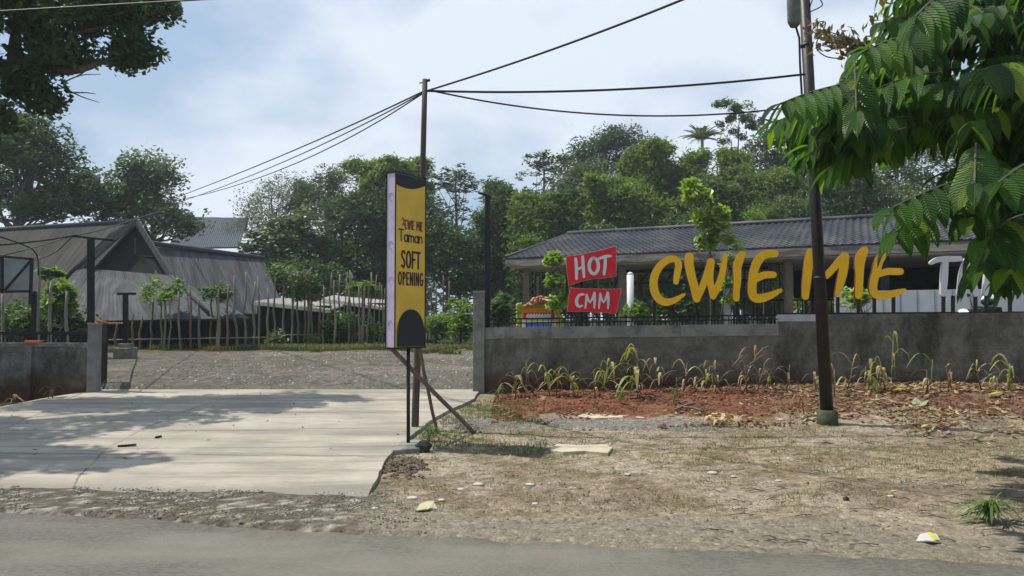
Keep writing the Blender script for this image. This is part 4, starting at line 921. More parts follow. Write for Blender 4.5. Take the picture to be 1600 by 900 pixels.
# --- left
tree('broad_tree', 'broad dark tree left of the frame edge gap, tallest behind the hut roof', gbase(15, 37), [crown_px(50, 245, 78, 55, 37, 60), crown_px(118, 300, 48, 42, 37, 34), crown_px(0, 305, 40, 40, 38, 26), crown_px(40, 205, 45, 25, 37, 26), crown_px(70, 325, 60, 22, 37, 22)], 'dark', seed=1, M_=75, cr=.85, shell=(.3, 1), trunk=.35)
tree('broad_tree', 'grey-green rounded tree directly behind the dark gable', gbase(235, 40), [crown_px(235, 275, 62, 40, 40, 52), crown_px(220, 325, 78, 45, 40, 56), crown_px(275, 350, 42, 35, 39, 26)], 'grey', seed=2, M_=70, cr=.85, shell=(.3, 1), trunk=.3)
tree('slender_tree', 'small leafy tree filling the gap between broad tree and gable tree', gbase(165, 39), [crown_px(160, 325, 40, 38, 39, 30)], 'dark', seed=3, M_=45, cr=.75)
tree('feathery_tree', 'hazy fine-leaved tree beside the distant blue roof', gbase(425, 55), [crown_px(425, 320, 52, 40, 55, 40), crown_px(400, 355, 40, 40, 52, 36), crown_px(450, 290, 35, 20, 56, 16)], 'grey', leaf=(.22, .09), seed=4, M_=60, cr=.9)
tree('pointed_tree', 'dark pointed tree sticking up above the fine-leaved tree', gbase(470, 58), [crown_px(470, 310, 18, 40, 58, 22), crown_px(470, 350, 30, 40, 58, 30)], 'dark', seed=5, cr=.6)
tree('broad_tree', 'tree with dark bare-twigged top left of the bamboo', gbase(515, 56), [crown_px(505, 300, 38, 30, 56, 34), crown_px(520, 272, 30, 14, 56, 14), crown_px(505, 340, 45, 40, 55, 34)], 'grey', seed=6, M_=60, cr=.8)
tree('broad_tree', 'glossy broad-leaved tree with pale highlights above the shed roof', gbase(465, 42), [crown_px(465, 372, 52, 38, 42, 50), crown_px(415, 395, 40, 35, 41, 30), crown_px(500, 400, 50, 45, 43, 40)], 'silver', leaf=(.34, .2), seed=7, M_=50, cr=.6, up=1)
tree('dense_tree', 'deep green mass of foliage left of the banner above the shed', gbase(560, 44), [crown_px(560, 350, 58, 60, 44, 70), crown_px(540, 420, 60, 45, 43, 60), crown_px(480, 440, 60, 35, 40, 50)], 'dark', seed=8, M_=70)
tree('dense_tree', 'shadowy foliage directly right of the banner', gbase(700, 42), [crown_px(695, 400, 60, 70, 42, 80), crown_px(655, 350, 45, 55, 44, 50), crown_px(745, 430, 50, 60, 43, 60)], 'dark', seed=9, M_=70)
tree('umbrella_tree', 'sparse umbrella tree with sky showing through beside the wooden pole', gbase(715, 50), [crown_px(712, 285, 55, 40, 50, 56), crown_px(690, 330, 50, 30, 50, 26)], 'sparse', leaf=(.34, .16), seed=10, M_=20, cr=.5, flat=.35, trunk=.16, shell=(.2, 1), up=1.4)
tree('umbrella_tree', 'sparse pale umbrella tree rising above the bamboo left of centre right', gbase(850, 52), [crown_px(850, 262, 50, 36, 52, 52), crown_px(825, 305, 40, 25, 52, 20)], 'sparse', leaf=(.34, .16), seed=11, M_=20, cr=.5, flat=.35, trunk=.16, shell=(.2, 1), up=1.4)
tree('broad_tree', 'tall dark round-headed tree highest of the middle group', gbase(950, 60), [crown_px(945, 240, 52, 38, 60, 60), crown_px(975, 218, 40, 20, 60, 26), crown_px(905, 262, 36, 25, 60, 24)], 'dark', seed=12, M_=75, cr=.9)
tree('broad_tree', 'grey-green tree in front of the round-headed one', gbase(915, 50), [crown_px(910, 290, 45, 40, 50, 50), crown_px(870, 330, 35, 35, 50, 30)], 'grey', seed=13, M_=65)
tree('leafy_tree', 'leafy tree with outreaching branches left of the utility pole', gbase(1225, 50), [crown_px(1220, 215, 38, 26, 50, 22), crown_px(1240, 270, 50, 50, 50, 60)], 'grey', leaf=(.34, .2), seed=14, M_=45, cr=.7)
tree('broad_tree', 'mid green tree seen right of the utility pole over the roof', gbase(1345, 50), [crown_px(1330, 300, 60, 50, 50, 70), crown_px(1270, 330, 40, 30, 46, 30)], 'mid', seed=15, M_=60)
tree('broad_tree', 'dim green tree behind the near drooping leaves, over the pavilion', gbase(1450, 50), [crown_px(1440, 270, 85, 70, 50, 120)], 'mid', seed=16, M_=60)
tree('broad_tree', 'dim tree at the right edge behind the near foliage', gbase(1570, 50), [crown_px(1570, 270, 90, 80, 50, 90)], 'dark', seed=17, M_=60)
def bush(label, px, Y, cy, hw, hh, fol, K=26, leafs=(.16, .09), M_=55, cr=.4, group='bushes around the lot', name='bush', seed=0):
    return tree(name, label, gbase(px, Y), [crown_px(px, cy, hw, hh, Y, K)], fol, leaf=leafs, M_=M_, cr=cr, trunk=.05, seed=seed, shell=(.1, 1), lowcut=-.9, cat='bush', group=group)
bush('bright shrub peeping over the pavilion roof at its left end', 828, 38, 376, 16, 12, 'bright', 12, seed=20)
bush('silvery broad-leaved shrub above the pavilion ridge', 935, 36, 362, 30, 16, 'silver', 22, (.26, .14), 30, seed=21)
bush('pale green shrub behind the pavilion right of the utility pole', 1250, 36, 330, 60, 28, 'grey', 50, seed=22)
bush('round mid green shrub left of the utility pole over the roof', 1190, 37, 345, 40, 24, 'bright', 30, seed=23)
bush('leafy shrub between the stakes and the banner', 530, 24, 508, 26, 24, 'mid', 26, (.15, .1), 50, .3, seed=24)
bush('small light shrub left of the banner foot', 583, 24, 515, 16, 18, 'bright', 14, (.16, .08), 34, .28, seed=25)
bush('low pale-leaved shrub at the right end of the hut fence', 432, 23.6, 530, 12, 14, 'silver', 10, (.14, .08), 26, .25, seed=26)
bush('low green shrub among the tall stakes', 492, 23.8, 532, 13, 10, 'bright', 10, (.12, .06), 34, .22, seed=27)
bush('wide bright bush right of the banner', 685, 26, 508, 26, 22, 'bright', 30, (.15, .08), 50, .35, seed=28)
bush('bright bush beside the right gate pillar', 722, 25, 505, 22, 26, 'bright', 28, (.15, .08), 50, .35, seed=29)
bush('round bush behind the steel post at the right pillar', 778, 24, 484, 20, 24, 'mid', 26, (.15, .08), 50, .35, seed=30)
bush('green shrub behind the CMM panel edge', 990, 19, 488, 20, 14, 'bright', 16, (.16, .08), 30, .28, seed=31)
bush('green shrub behind the foot of the yellow C', 1050, 20, 480, 30, 20, 'mid', 26, (.16, .08), 40, .3, seed=32)
bush('sunlit shrubs seen through the pavilion right of the pole', 1275, 27, 470, 40, 22, 'bright', 34, (.2, .1), 50, .4, seed=33)
bush('dark shrub in front of the hut wall at the left', 60, 19, 500, 75, 26, 'dark', 60, (.16, .09), 60, .4, seed=34)
bush('bright leafy bush in front of the hut roof, left post beside it', 95, 18.5, 462, 24, 24, 'bright', 26, (.17, .1), 50, .3, seed=35)
bush('feathery green plant below the billboard frame', 45, 17.5, 500, 22, 12, 'mid', 18, (.2, .05), 50, .3, seed=36)
# --- bamboo
def bamboo(label, px, Y, top, hw, n, seed, fol='bamboo'):
    rng = np.random.default_rng(seed + 500); b = gbase(px, Y); H_ = at(px, top, Y)[2] - b[2]; W_ = hw * Y / F
    t = thing('bamboo_clump', b, label, 'bamboo', 'bamboo clumps behind the lot'); m = MB(); Ps = []; rad = []
    for k in range(n):
        az = rng.uniform(0, 2 * math.pi); h = H_ * rng.uniform(.7, 1.0); out = W_ * rng.uniform(.2, 1.0); s_ = b + np.r_[rng.normal(size=2) * .35, 0]
        d2 = np.array([math.cos(az), math.sin(az) * .8, 0])
        P = [s_ + d2 * out * (q ** 2.2) + np.array([0, 0, h * (math.sin(q * math.pi * .56) / math.sin(math.pi * .5))]) for q in np.linspace(0, 1, 9)]
        m.tube(P, list(np.linspace(.045, .01, 9)), 5, caps=False)
        P = np.array(P); nt_ = 34
        for q in np.linspace(.12, 1.0, nt_):
            i = min(int(q * 8), 7); p = P[i] + (P[i + 1] - P[i]) * (q * 8 - i); sp = .28 + .5 * math.sin(min(1, q * 1.05) * math.pi) 
            o = rng.normal(size=(74, 3)) * sp * np.array([.62, .62, .4]); o[:, 2] -= np.abs(rng.normal(size=74)) * .2; Ps.append(p + o); rad.append(o)
    m.build('culms', BARKP, t); fol = 'mid' if seed in (3, 5, 9, 12, 14) else fol
    P = np.concatenate(Ps); V, Q = leaf_quads(P, .34, .1, .3, .25, rng, unit(np.concatenate(rad))); np_mesh('foliage', V, Q, FOL[fol], parent=t)
for a_ in (('tall bamboo clump rising just left of the banner top', 590, 46, 246, 62, 20, 1), ('bamboo clump partly hidden by the top of the banner', 640, 48, 250, 48, 14, 2),
           ('bamboo clump right of the steel post, left of the pavilion', 785, 44, 285, 48, 17, 3), ('low bamboo clump behind the left end of the pavilion', 835, 42, 300, 46, 16, 4),
           ('bamboo clump with drooping plumes above the HOT panel', 900, 43, 292, 48, 15, 5), ('tall bamboo clump with a spiky top right of the round-headed tree', 1010, 45, 218, 48, 16, 6),
           ('bamboo clump above the yellow C', 1005, 41, 285, 48, 13, 7), ('bamboo clump under the coconut palm', 1075, 45, 234, 50, 19, 8),
           ('bamboo clump behind the young lime green tree', 1110, 41, 280, 48, 13, 9), ('bamboo clump below the tall thin tree', 1160, 45, 226, 50, 18, 10),
           ('bamboo clump just left of the utility pole', 1215, 43, 262, 46, 16, 11), ('rounded bamboo clump right of the utility pole', 1310, 44, 270, 55, 13, 12), ('low bamboo clump between the round-headed tree and the spiky clump', 955, 42, 275, 50, 16, 13), ('bamboo clump behind the crown of the lime green tree', 1090, 40, 330, 50, 13, 14), ('bamboo clump right above the roof beside the utility pole', 1200, 42, 320, 50, 13, 15)): bamboo(*a_)
# --- palm
b = gbase(1097, 58); tp = at(1097, 216, 58); t = thing('coconut_palm', b, 'grey-green coconut palm head just above the bamboo', 'palm', GT)
m = MB(); m.tube([b, (b + tp) / 2 + [.2, 0, 0], tp], [.2, .15, .12], 8); m.build('trunk', BARKP, t)
V = []; Q = []; rg = random.Random(8)
for k in range(34):
    az = rg.uniform(0, 6.28); el = rg.uniform(.35, 1.45); L_ = rg.uniform(1.3, 2.0); d3 = np.array([math.cos(az) * math.cos(el), math.sin(az) * math.cos(el), math.sin(el)])
    for j in range(26):
        q = (j + 1) / 26; p = tp + d3 * L_ * q - np.array([0, 0, .38 * q * q * L_]); 
        for s_ in (-1, 1):
            sd = np.array([-math.sin(az), math.cos(az), 0]) * s_; tip = p + (sd * .26 + d3 * .3 - np.array([0, 0, .2])) * (1.1 - .6 * q)
            i = len(V); V += [p - d3 * .03, p + d3 * .03, tip + d3 * .01, tip - d3 * .01]; Q.append((i, i + 1, i + 2, i + 3))
np_mesh('fronds', V, Q, FOL['grey'], parent=t)
# --- tall thin tree
cl = [(1150, 170, 26, 12, 16), (1135, 160, 16, 6, 7), (1120, 163, 10, 3, 4), (1165, 185, 26, 12, 15), (1178, 200, 12, 10, 7), (1140, 185, 14, 9, 8), (1131, 222, 6, 9, 5), (1160, 215, 6, 8, 4), (1190, 190, 10, 5, 4), (1125, 195, 8, 7, 4), (1172, 228, 6, 9, 4), (1146, 205, 8, 8, 4)]
tree('tall_tree', 'tall thin-trunked tree with drooping tufts standing above the bamboo', gbase(1154, 52), [crown_px(*c[:4], 52, c[4]) for c in cl], 'mid', leaf=(.26, .1), M_=34, cr=.36, trunk=.12, seed=40, shell=(0, 1), lowcut=-1, down=.3, limbs=False, trunk_to=at(1155, 185, 52))
# --- papaya and small trees in the lot
def papaya(label, px, pyb, pyt, rad, fol='bright', n=9, seed=0, lean=0, trunk=.03):
    b = hit(px, pyb); Y = b[1]; tp = at(px + lean, pyt, Y); rng = np.random.default_rng(seed); t = thing('papaya_tree', b, label, 'tree', 'young papaya trees by the stakes')
    m = MB(); m.tube(smooth([b - [0, 0, .1], (b + tp) / 2 + [.05, 0, 0], tp], 3), trunk, 7)
    V_ = []; r_ = rad * Y / F
    for k in range(n):
        az = 6.283 * k / n + rng.uniform(-.3, .3); e_ = tp + np.array([math.cos(az) * r_, math.sin(az) * r_ * .8, rng.uniform(-.75, .25) * r_ * 1.1]); m.tube([tp, (tp + e_) / 2 + [0, 0, .07], e_], .008, 4)
        c = e_ + rng.normal(size=(40, 3)) * np.array([.26, .26, .2]) * r_ * 1.1; V_.append(c)
    m.build('trunk', BARKP, t); V, Q = leaf_quads(np.concatenate(V_), .2, .09, 1.2, 0, rng); np_mesh('crown', V, Q, FOL[fol], parent=t)
papaya('young papaya with wide flat crown in front of the hut skirt roof', 256, 546, 446, 24, n=11, seed=1)
papaya('young papaya with drooping feathery crown before the hut wing', 338, 546, 452, 18, 'mid', n=9, seed=2)
papaya('pale-stemmed papaya between the tall stakes left of the banner', 562, 541, 446, 15, n=9, seed=3, lean=4)
papaya('short papaya with yellowish crown at the left edge of the lot', 78, 560, 424, 13, n=8, seed=4)
papaya('spindly papaya right of the short post base', 716, 531, 470, 12, 'bright', n=7, seed=5)
papaya('papaya with greyish crown behind the tall stakes', 455, 541, 425, 26, 'mid', n=10, seed=6)
papaya('low papaya crown over the whitish shed edge', 480, 541, 452, 18, 'mid', n=8, seed=7)
for px_, pyt, l in ((62, 400, 'thin pale stem right of the billboard frame'), (80, 440, 'thin grey stem standing between the billboard and left post'), (4, 460, 'thin leaning stem at the very left edge'), (105, 455, 'thin grey stem close to the left steel post')):
    b = np.array([at(px_, 500, 17)[0], 17, float(gz(at(px_, 500, 17)[0], 17))]); m = MB(); m.tube(pole_pts(b, at(px_, pyt, 17), 6, .08, px_), list(np.linspace(.045, .025, 6)), 6); tag(m.build('bare_sapling', BARKP, origin=b), l, 'sapling', 'bare saplings by the left wall')
def sapling(label, px, Y, parts_, fol, seed, pyt):
    b = gbase(px, Y); tp = at(px, pyt, Y)
    tree('young_tree', label, b, [crown_px(c[0], c[1], c[2], c[3], Y, c[4]) for c in parts_], fol, leaf=(.17, .09), M_=26, cr=.2, trunk=.035, seed=seed, shell=(0, 1), lowcut=-1, down=.25, bark=BARK, group='young trees before the pavilion', trunk_to=tp)
sapling('tall young lime green tree over the yellow W and I', 1111, 16.5, [(1085, 297, 20, 16, 22), (1118, 335, 22, 14, 18), (1092, 340, 8, 6, 3), (1122, 352, 16, 10, 9), (1100, 378, 12, 8, 7), (1118, 368, 12, 10, 6), (1140, 375, 12, 6, 3)], 'lime', 50, 292)
sapling('thin pale young tree between the yellow W and I', 1143, 16.8, [(1140, 410, 5, 8, 5), (1139, 440, 5, 7, 5), (1142, 465, 4, 5, 3)], 'lime', 51, 400)
sapling('small young lime green tree left of the HOT panel', 871, 16.5, [(864, 403, 9, 7, 8), (866, 438, 10, 9, 9), (868, 470, 10, 8, 8), (880, 455, 8, 8, 5)], 'lime', 52, 403)
sapling('small white-flowering plant at the foot of the yellow I', 1340, 14.0, [(1339, 462, 12, 9, 9)], 'lime', 53, 460)
# ------------------------------------------------------------------ overhanging tree at upper left
tb = np.array([-11.8, 13.6, 0.1]); tree_clumps = []
def ov(cx, cy, hw, hh, Y, K): return crown_px(cx, cy, hw, hh, Y, K, .9)
t = tree('overhanging_tree', 'large dark tree overhanging from the upper left corner', tb,
     [ov(60, 25, 95, 60, 13.2, 46), ov(175, 15, 75, 34, 13.4, 30), ov(205, 75, 34, 26, 13.5, 17), ov(250, 8, 32, 20, 13.7, 11), ov(95, 85, 60, 26, 13.2, 24), ov(40, 130, 42, 30, 13, 18), ov(75, 160, 12, 16, 13, 5), ov(-60, 60, 80, 110, 13, 55), ov(-40, 180, 60, 60, 12.4, 26), ov(120, -60, 130, 50, 13.4, 55), ov(-140, -20, 100, 90, 13, 50)],
     'dark', leaf=(.125, .075), M_=95, cr=.3, trunk=.2, seed=60, shell=(.1, 1), lowcut=-1, up=.2, down=.1, group=None, trunk_to=at(-190, 100, 13.4), limbs=False)
m = MB()
for pts in (((-200, 150), (-20, 105), (40, 95), (90, 60), (170, 40)), ((-200, 150), (-60, 112), (10, 110), (60, 100), (125, 97)), ((20, 100), (25, 50), (45, 10), (70, -30)), ((60, 100), (120, 110), (200, 80)), ((-60, 112), (-10, 140), (50, 150))):
    m.tube(smooth([at(x_, y_, 13.2) for x_, y_ in pts], 4), list(np.linspace(.11, .018, (len(pts) - 1) * 4 + 1)), 7)
for pts in (((90, 132), (125, 150), (155, 160)), ((95, 131), (125, 118), (158, 116)), ((110, 145), (135, 145), (150, 147)), ((120, 120), (132, 112), (140, 105))):
    m.tube(smooth([at(x_, y_, 13.2) for x_, y_ in pts], 4), list(np.linspace(.016, .005, (len(pts) - 1) * 4 + 1)), 5)
m.build('limbs', BARK, t)
# second canopy layer further left, the source of the shade on the driveway
tree('roadside_tree', 'shade tree just outside the left edge over the driveway', (-12.5, 9.2, 0), [((-10.2, 10.3, 7.6), (2.0, 2.0, 1.2), 48), ((-8.6, 11.8, 7.2), (1.2, 1.2, .8), 16), ((-9.6, 8.8, 6.7), (1.5, 1.1, .9), 26), ((-8.3, 8.9, 7.3), (1.0, .7, .6), 16), ((-9.0, 8.0, 7.0), (1.0, .6, .6), 12)], 'dark', leaf=(.16, .1), M_=80, cr=.42, trunk=.22, seed=61, shell=(.1, 1), group=None)
# ------------------------------------------------------------------ near tree with big ribbed compound leaves
NEARL = leafmat('ribbed_leaf', (.02, .065, .01), (.085, .2, .02), (.2, .29, .03), tr=.48, rough=.33, spec=.4, ribs=True)
NEARD = leafmat('dry_leaf', (.16, .09, .05), (.2, .13, .07), tr=.2)
LV, LQ, LU = [], [], []; TW = MB()
SG = 9
def leaflet(p, d, up_, L_, W_, droop):
    d = unit(d); side = unit(np.cross(d, up_)); nn = np.cross(side, d); i0 = len(LV); p = p.copy(); 
    for s_ in range(SG + 1):
        q = s_ / SG; w_ = W_ * .5 * (math.sin(math.pi * min(1, q * .93 + .07) ** .8) ** .8 if q < 1 else 0.02)
        cup = w_ * .38
        for u in (-1, -.5, 0, .5, 1): LV.append(p + side * w_ * u + nn * cup * abs(u) * .9); LU.append((.5 + u / 2, q))
        dd = d * math.cos(droop * q) + np.array([0, 0, -1]) * math.sin(droop * q); p = p + unit(dd) * L_ / SG
        nn = unit(np.cross(side, unit(dd)))
    for s_ in range(SG):
        for c in range(4):
            a_ = i0 + s_ * 5 + c; LQ.append((a_, a_ + 1, a_ + 6, a_ + 5))
def frond(p0, dirv, L_=.6, n=8, ll=.26, lw=.075, sag=.5, rg=rnd, hang=1.0):
    d = unit(np.array(dirv, float)); p = np.array(p0, float); pts = [p.copy()]
    for k in range(n * 2):
        d = unit(d + np.array([0, 0, -sag / n * .5])); p = p + d * L_ / (n * 2); pts.append(p.copy())
        if k >= 1:
            sd = unit(np.cross(d, [0, 0, 1])) * (1 if k % 2 else -1)
            up_ = unit(np.cross(np.cross(d, [0, 0, 1]), d))
            ld = sd * .75 + d * .35 + np.array([0, 0, -.8 * hang]) + np.array([rg.uniform(-.12, .12) for _ in range(3)])
            s_ = .65 + .5 * math.sin(math.pi * (k / (2 * n)) ** .8)
            leaflet(p, ld, up_, ll * s_ * rg.uniform(.85, 1.1), lw * s_ ** .5, rg.uniform(.8, 1.25) * hang)
    leaflet(p, d, [0, 0, 1], ll * .8, lw * .9, .9); TW.tube(pts[::2] + [pts[-1]], .006, 5)
NT = np.array([5.6, 6.6, .0])
# hand placed fronds: start px, end px, depth
for (x0, y0, x1, y1, Ya, Yb, n_, ll, lw) in (
    (1345, 128, 1222, 138, 5.0, 4.7, 9, .28, .085), (1335, 95, 1338, 150, 5.2, 4.6, 6, .28, .09), (1470, 45, 1352, 55, 4.9, 4.6, 9, .30, .09),
    (1500, -30, 1428, 10, 4.5, 4.3, 8, .30, .09), (1525, 225, 1522, 262, 4.4, 3.9, 7, .24, .08), (1548, 272, 1396, 290, 4.4, 4.0, 9, .25, .09),
    (1640, 240, 1560, 262, 4.2, 3.9, 8, .3, .1), (1450, 330, 1398, 345, 4.5, 4.2, 5, .24, .085), (1530, 300, 1512, 320, 4.5, 4.1, 7, .22, .085), (1380, 165, 1300, 180, 5.4, 5.0, 8, .26, .08),
    (1600, 335, 1540, 350, 4.4, 4.1, 7, .30, .1), (1560, 380, 1530, 400, 4.8, 4.5, 7, .3, .09), (1610, 100, 1530, 90, 4.6, 4.3, 8, .3, .09), (1640, 400, 1580, 400, 4.6, 4.3, 7, .3, .1), (1330, 190, 1290, 210, 5.6, 5.3, 7, .24, .07), (1400, 185, 1380, 215, 5.4, 5.1, 7, .24, .07)):
    a_, b_ = at(x0, y0, Ya), at(x1, y1, Yb); frond(a_, b_ - a_, np.linalg.norm(b_ - a_) * 1.05, n_, ll, lw, .25)
# general crown: region of the picture the mass covers, by depth layers
rg = random.Random(21); cnt = 0
def inside(px, py):
    if px > 1590: return -120 < py < 430
    top = np.interp(px, [1225, 1290, 1340, 1400, 1430, 1590], [150, 130, 110, 60, -40, -80]); bot = np.interp(px, [1225, 1270, 1310, 1400, 1440, 1510, 1545, 1590], [165, 215, 255, 235, 205, 200, 330, 390])
    return top < py < bot
tips = []
while cnt < 640:
    px_, py_ = rg.uniform(1230, 1900), rg.uniform(-150, 470)
    if not inside(px_, py_): continue
    Y_ = rg.uniform(4.9, 8.6)
    p = at(px_, py_ - 12, Y_)
    az = math.atan2(p[1] - NT[1], p[0] - NT[0]) + rg.uniform(-.8, .8)
    d3 = np.array([math.cos(az), math.sin(az), rg.uniform(-.25, .35)])
    frond(p - d3 * .3, d3, rg.uniform(.45, .65), rg.choice((5, 6, 7)), rg.uniform(.22, .3), .09, .5, rg); tips.append(p - d3 * .3); cnt += 1
t = thing('big_leaf_tree', NT, 'near roadside tree with big drooping ribbed leaves at the upper right', 'tree')
np_mesh('leaves', LV, LQ, NEARL, parent=t, smooth=True, uv=LU)
tips = np.array(tips); hub = [NT + [-.6, -.3, 3.2], NT + [-1.4, -.3, 3.6], NT + [-.3, .2, 4.6], NT + [-1.3, -.8, 2.6], NT + [-1.9, -.2, 3.3], NT + [-.9, .5, 2.6]]
for h_ in hub: TW.tube(smooth([NT + [-.1, 0, 1.4], (NT + [0, 0, 1.6] + h_) / 2 + [0, 0, .15], h_], 4), list(np.linspace(.06, .025, 9)), 7)
for q in tips[::5]:
    h_ = min(hub, key=lambda a_: np.linalg.norm(a_ - q)); h2 = h_ + (q - h_) * .0 + np.array([rg.uniform(-.3, .3), rg.uniform(-.3, .3), rg.uniform(-.3, .4)]); TW.tube(smooth([h2, (h2 + q) / 2 + [0, 0, .1], q], 3), list(np.linspace(.012, .005, 7)), 5, caps=False)
TW.build('branches', BARK, t)
m = MB(); m.tube(smooth([NT - [0, 0, .2], NT + [.05, 0, .8], NT + [-.1, 0, 1.6], NT + [-.3, .1, 4.4]], 4), list(np.linspace(.16, .06, 13)), 10); m.build('trunk', BARK, t)
# reddish young shoots of the same tree
rng = np.random.default_rng(71); P = []; m = MB(); yl = [NT + np.array([-1.2, -.3, 4.6])]
for cx_, cy_, sx_, sy_, K in ((1300, 62, 34, 8, 16), (1330, 75, 30, 14, 14), (1352, 92, 24, 16, 14), (1275, 48, 12, 6, 4), (1372, 35, 16, 14, 4)):
    for k in range(K):
        q = at(cx_ + rng.normal() * sx_ * .5, cy_ + rng.normal() * sy_ * .5, 7.2 + rng.uniform(-.3, .3)); P.append(q + rng.normal(size=(7, 3)) * [.06, .06, .04]); s_ = at(1400, 100, 7.0)
        if k % 3 == 0: m.tube(smooth([s_, (s_ + q) / 2 + [0, 0, .05], q], 3), list(np.linspace(.012, .003, 7)), 4, caps=False)
m.build('young_twigs', BARK, t)
V, Q = leaf_quads(np.concatenate(P), .085, .04, .2, .5, rng); np_mesh('young_leaves', V, Q, leafmat('red_new_leaf', (.05, .09, .02), (.24, .12, .08), (.08, .14, .03), tr=.35), parent=t)
# filler trees behind the roadside foliage
tree('broad_tree', 'dark tree between bamboo and the leafy branching tree', gbase(1190, 55), [crown_px(1190, 270, 50, 40, 55, 40)], 'dark', seed=81, M_=60)
tree('broad_tree', 'green tree low behind the right half of the pavilion roof', gbase(1400, 44), [crown_px(1390, 325, 70, 35, 44, 60)], 'grey', seed=82, M_=60)
# far woodland as one mass
rng = np.random.default_rng(77); n = 46000
xw = rng.uniform(-110, 120, n); yw = 82 + rng.uniform(-6, 14, n); hw_ = np.interp(xw / yw, [-.7, -.4, -.2, 0, .4, .8], [5.5, 6, 10, 12, 13, 13]) * (.75 + .35 * fbm(xw * .12, yw * .05, 90))
zw = 1 + hw_ * rng.uniform(0, 1, n) ** .6
V, Q = leaf_quads(np.c_[xw, yw, zw], .95, .6, .5, 0, rng); tag(np_mesh('woodland', V, Q, FOL['dark']), 'dark far woodland closing the view behind the trees', None, None, 'stuff')
# ------------------------------------------------------------------ plants along the wall
def vcol_strip(V, Q, pts, w):
    i0 = len(V)
    for k, p in enumerate(pts):
        q = k / (len(pts) - 1); ww = w * (math.sin(math.pi * (q * .85 + .12)) ** .8) + .001
        d = pts[min(k + 1, len(pts) - 1)] - pts[max(k - 1, 0)]; s = np.cross(d, [0, 0, 1.]) ; s = s / (np.linalg.norm(s) + 1e-6)
        V += [p - s * ww / 2, p + s * ww / 2]
    for k in range(len(pts) - 1): a = i0 + 2 * k; Q.append((a, a + 1, a + 3, a + 2))
PLM = {'dry': leafmat('dry_maize', (.3, .24, .13), (.42, .36, .2), tr=.25), 'yel': leafmat('yellowing_maize', (.22, .24, .05), (.36, .34, .12), (.45, .4, .2), tr=.3), 'grn': leafmat('green_weed', (.06, .13, .025), (.12, .2, .04), tr=.3), 'brn': leafmat('brown_stalk', (.16, .08, .04), (.26, .15, .08), tr=.15)}
def weed(label, px, pyb, pyt, kind, n, wd, seed, spread=.3, name='wall_plant', cat='plant', group='plants along the foot of the wall'):
    b = hit(px, pyb); rg = random.Random(seed); H = max(.12, at(px, pyt, b[1])[2] - b[2]); t = thing(name, b, label, cat, group)
    m = MB(); lean = np.array([rg.uniform(-.22, .22) * (H + .15), rg.uniform(-.1, .02), 0]); top = b + lean + [0, 0, H * .75]; m.tube([b - [0, 0, .03], (b + top) / 2 + lean * .2, top], [.011, .009, .005], 5)
    m.build('stem', PLM['brn' if kind in ('brn', 'dry') else 'yel'], t)
    V, Q = [], []
    for k in range(n):
        q = rg.uniform(.15, 1); p = b + (top - b) * q; az = rg.uniform(0, 6.283); L = H * rg.uniform(.45, 1.15) * (1 if H < .6 else .85) + .07; dv = np.array([math.cos(az), math.sin(az) * .6, 0]) * spread * rg.uniform(.5, 2.0) * 2
        el = rg.uniform(.5, 1.4); pts = [p + dv * L * s_ * .8 + np.array([0, 0, L * (el * s_ - (.55 + .5 * el) * s_ * s_ * rg.uniform(1.0, 1.1))]) for s_ in np.linspace(0, 1, 7)]
        for pt in pts: pt[2] = max(pt[2], b[2] + .01); 
        for pt in pts:
            dd = wdist(pt[0], pt[1]); 
            if dd < .03: pt[:2] += WN * (.03 - dd)
        vcol_strip(V, Q, pts, wd * rg.uniform(.8, 1.7))
    np_mesh('leaf_blades', V, Q, PLM[kind], parent=t)
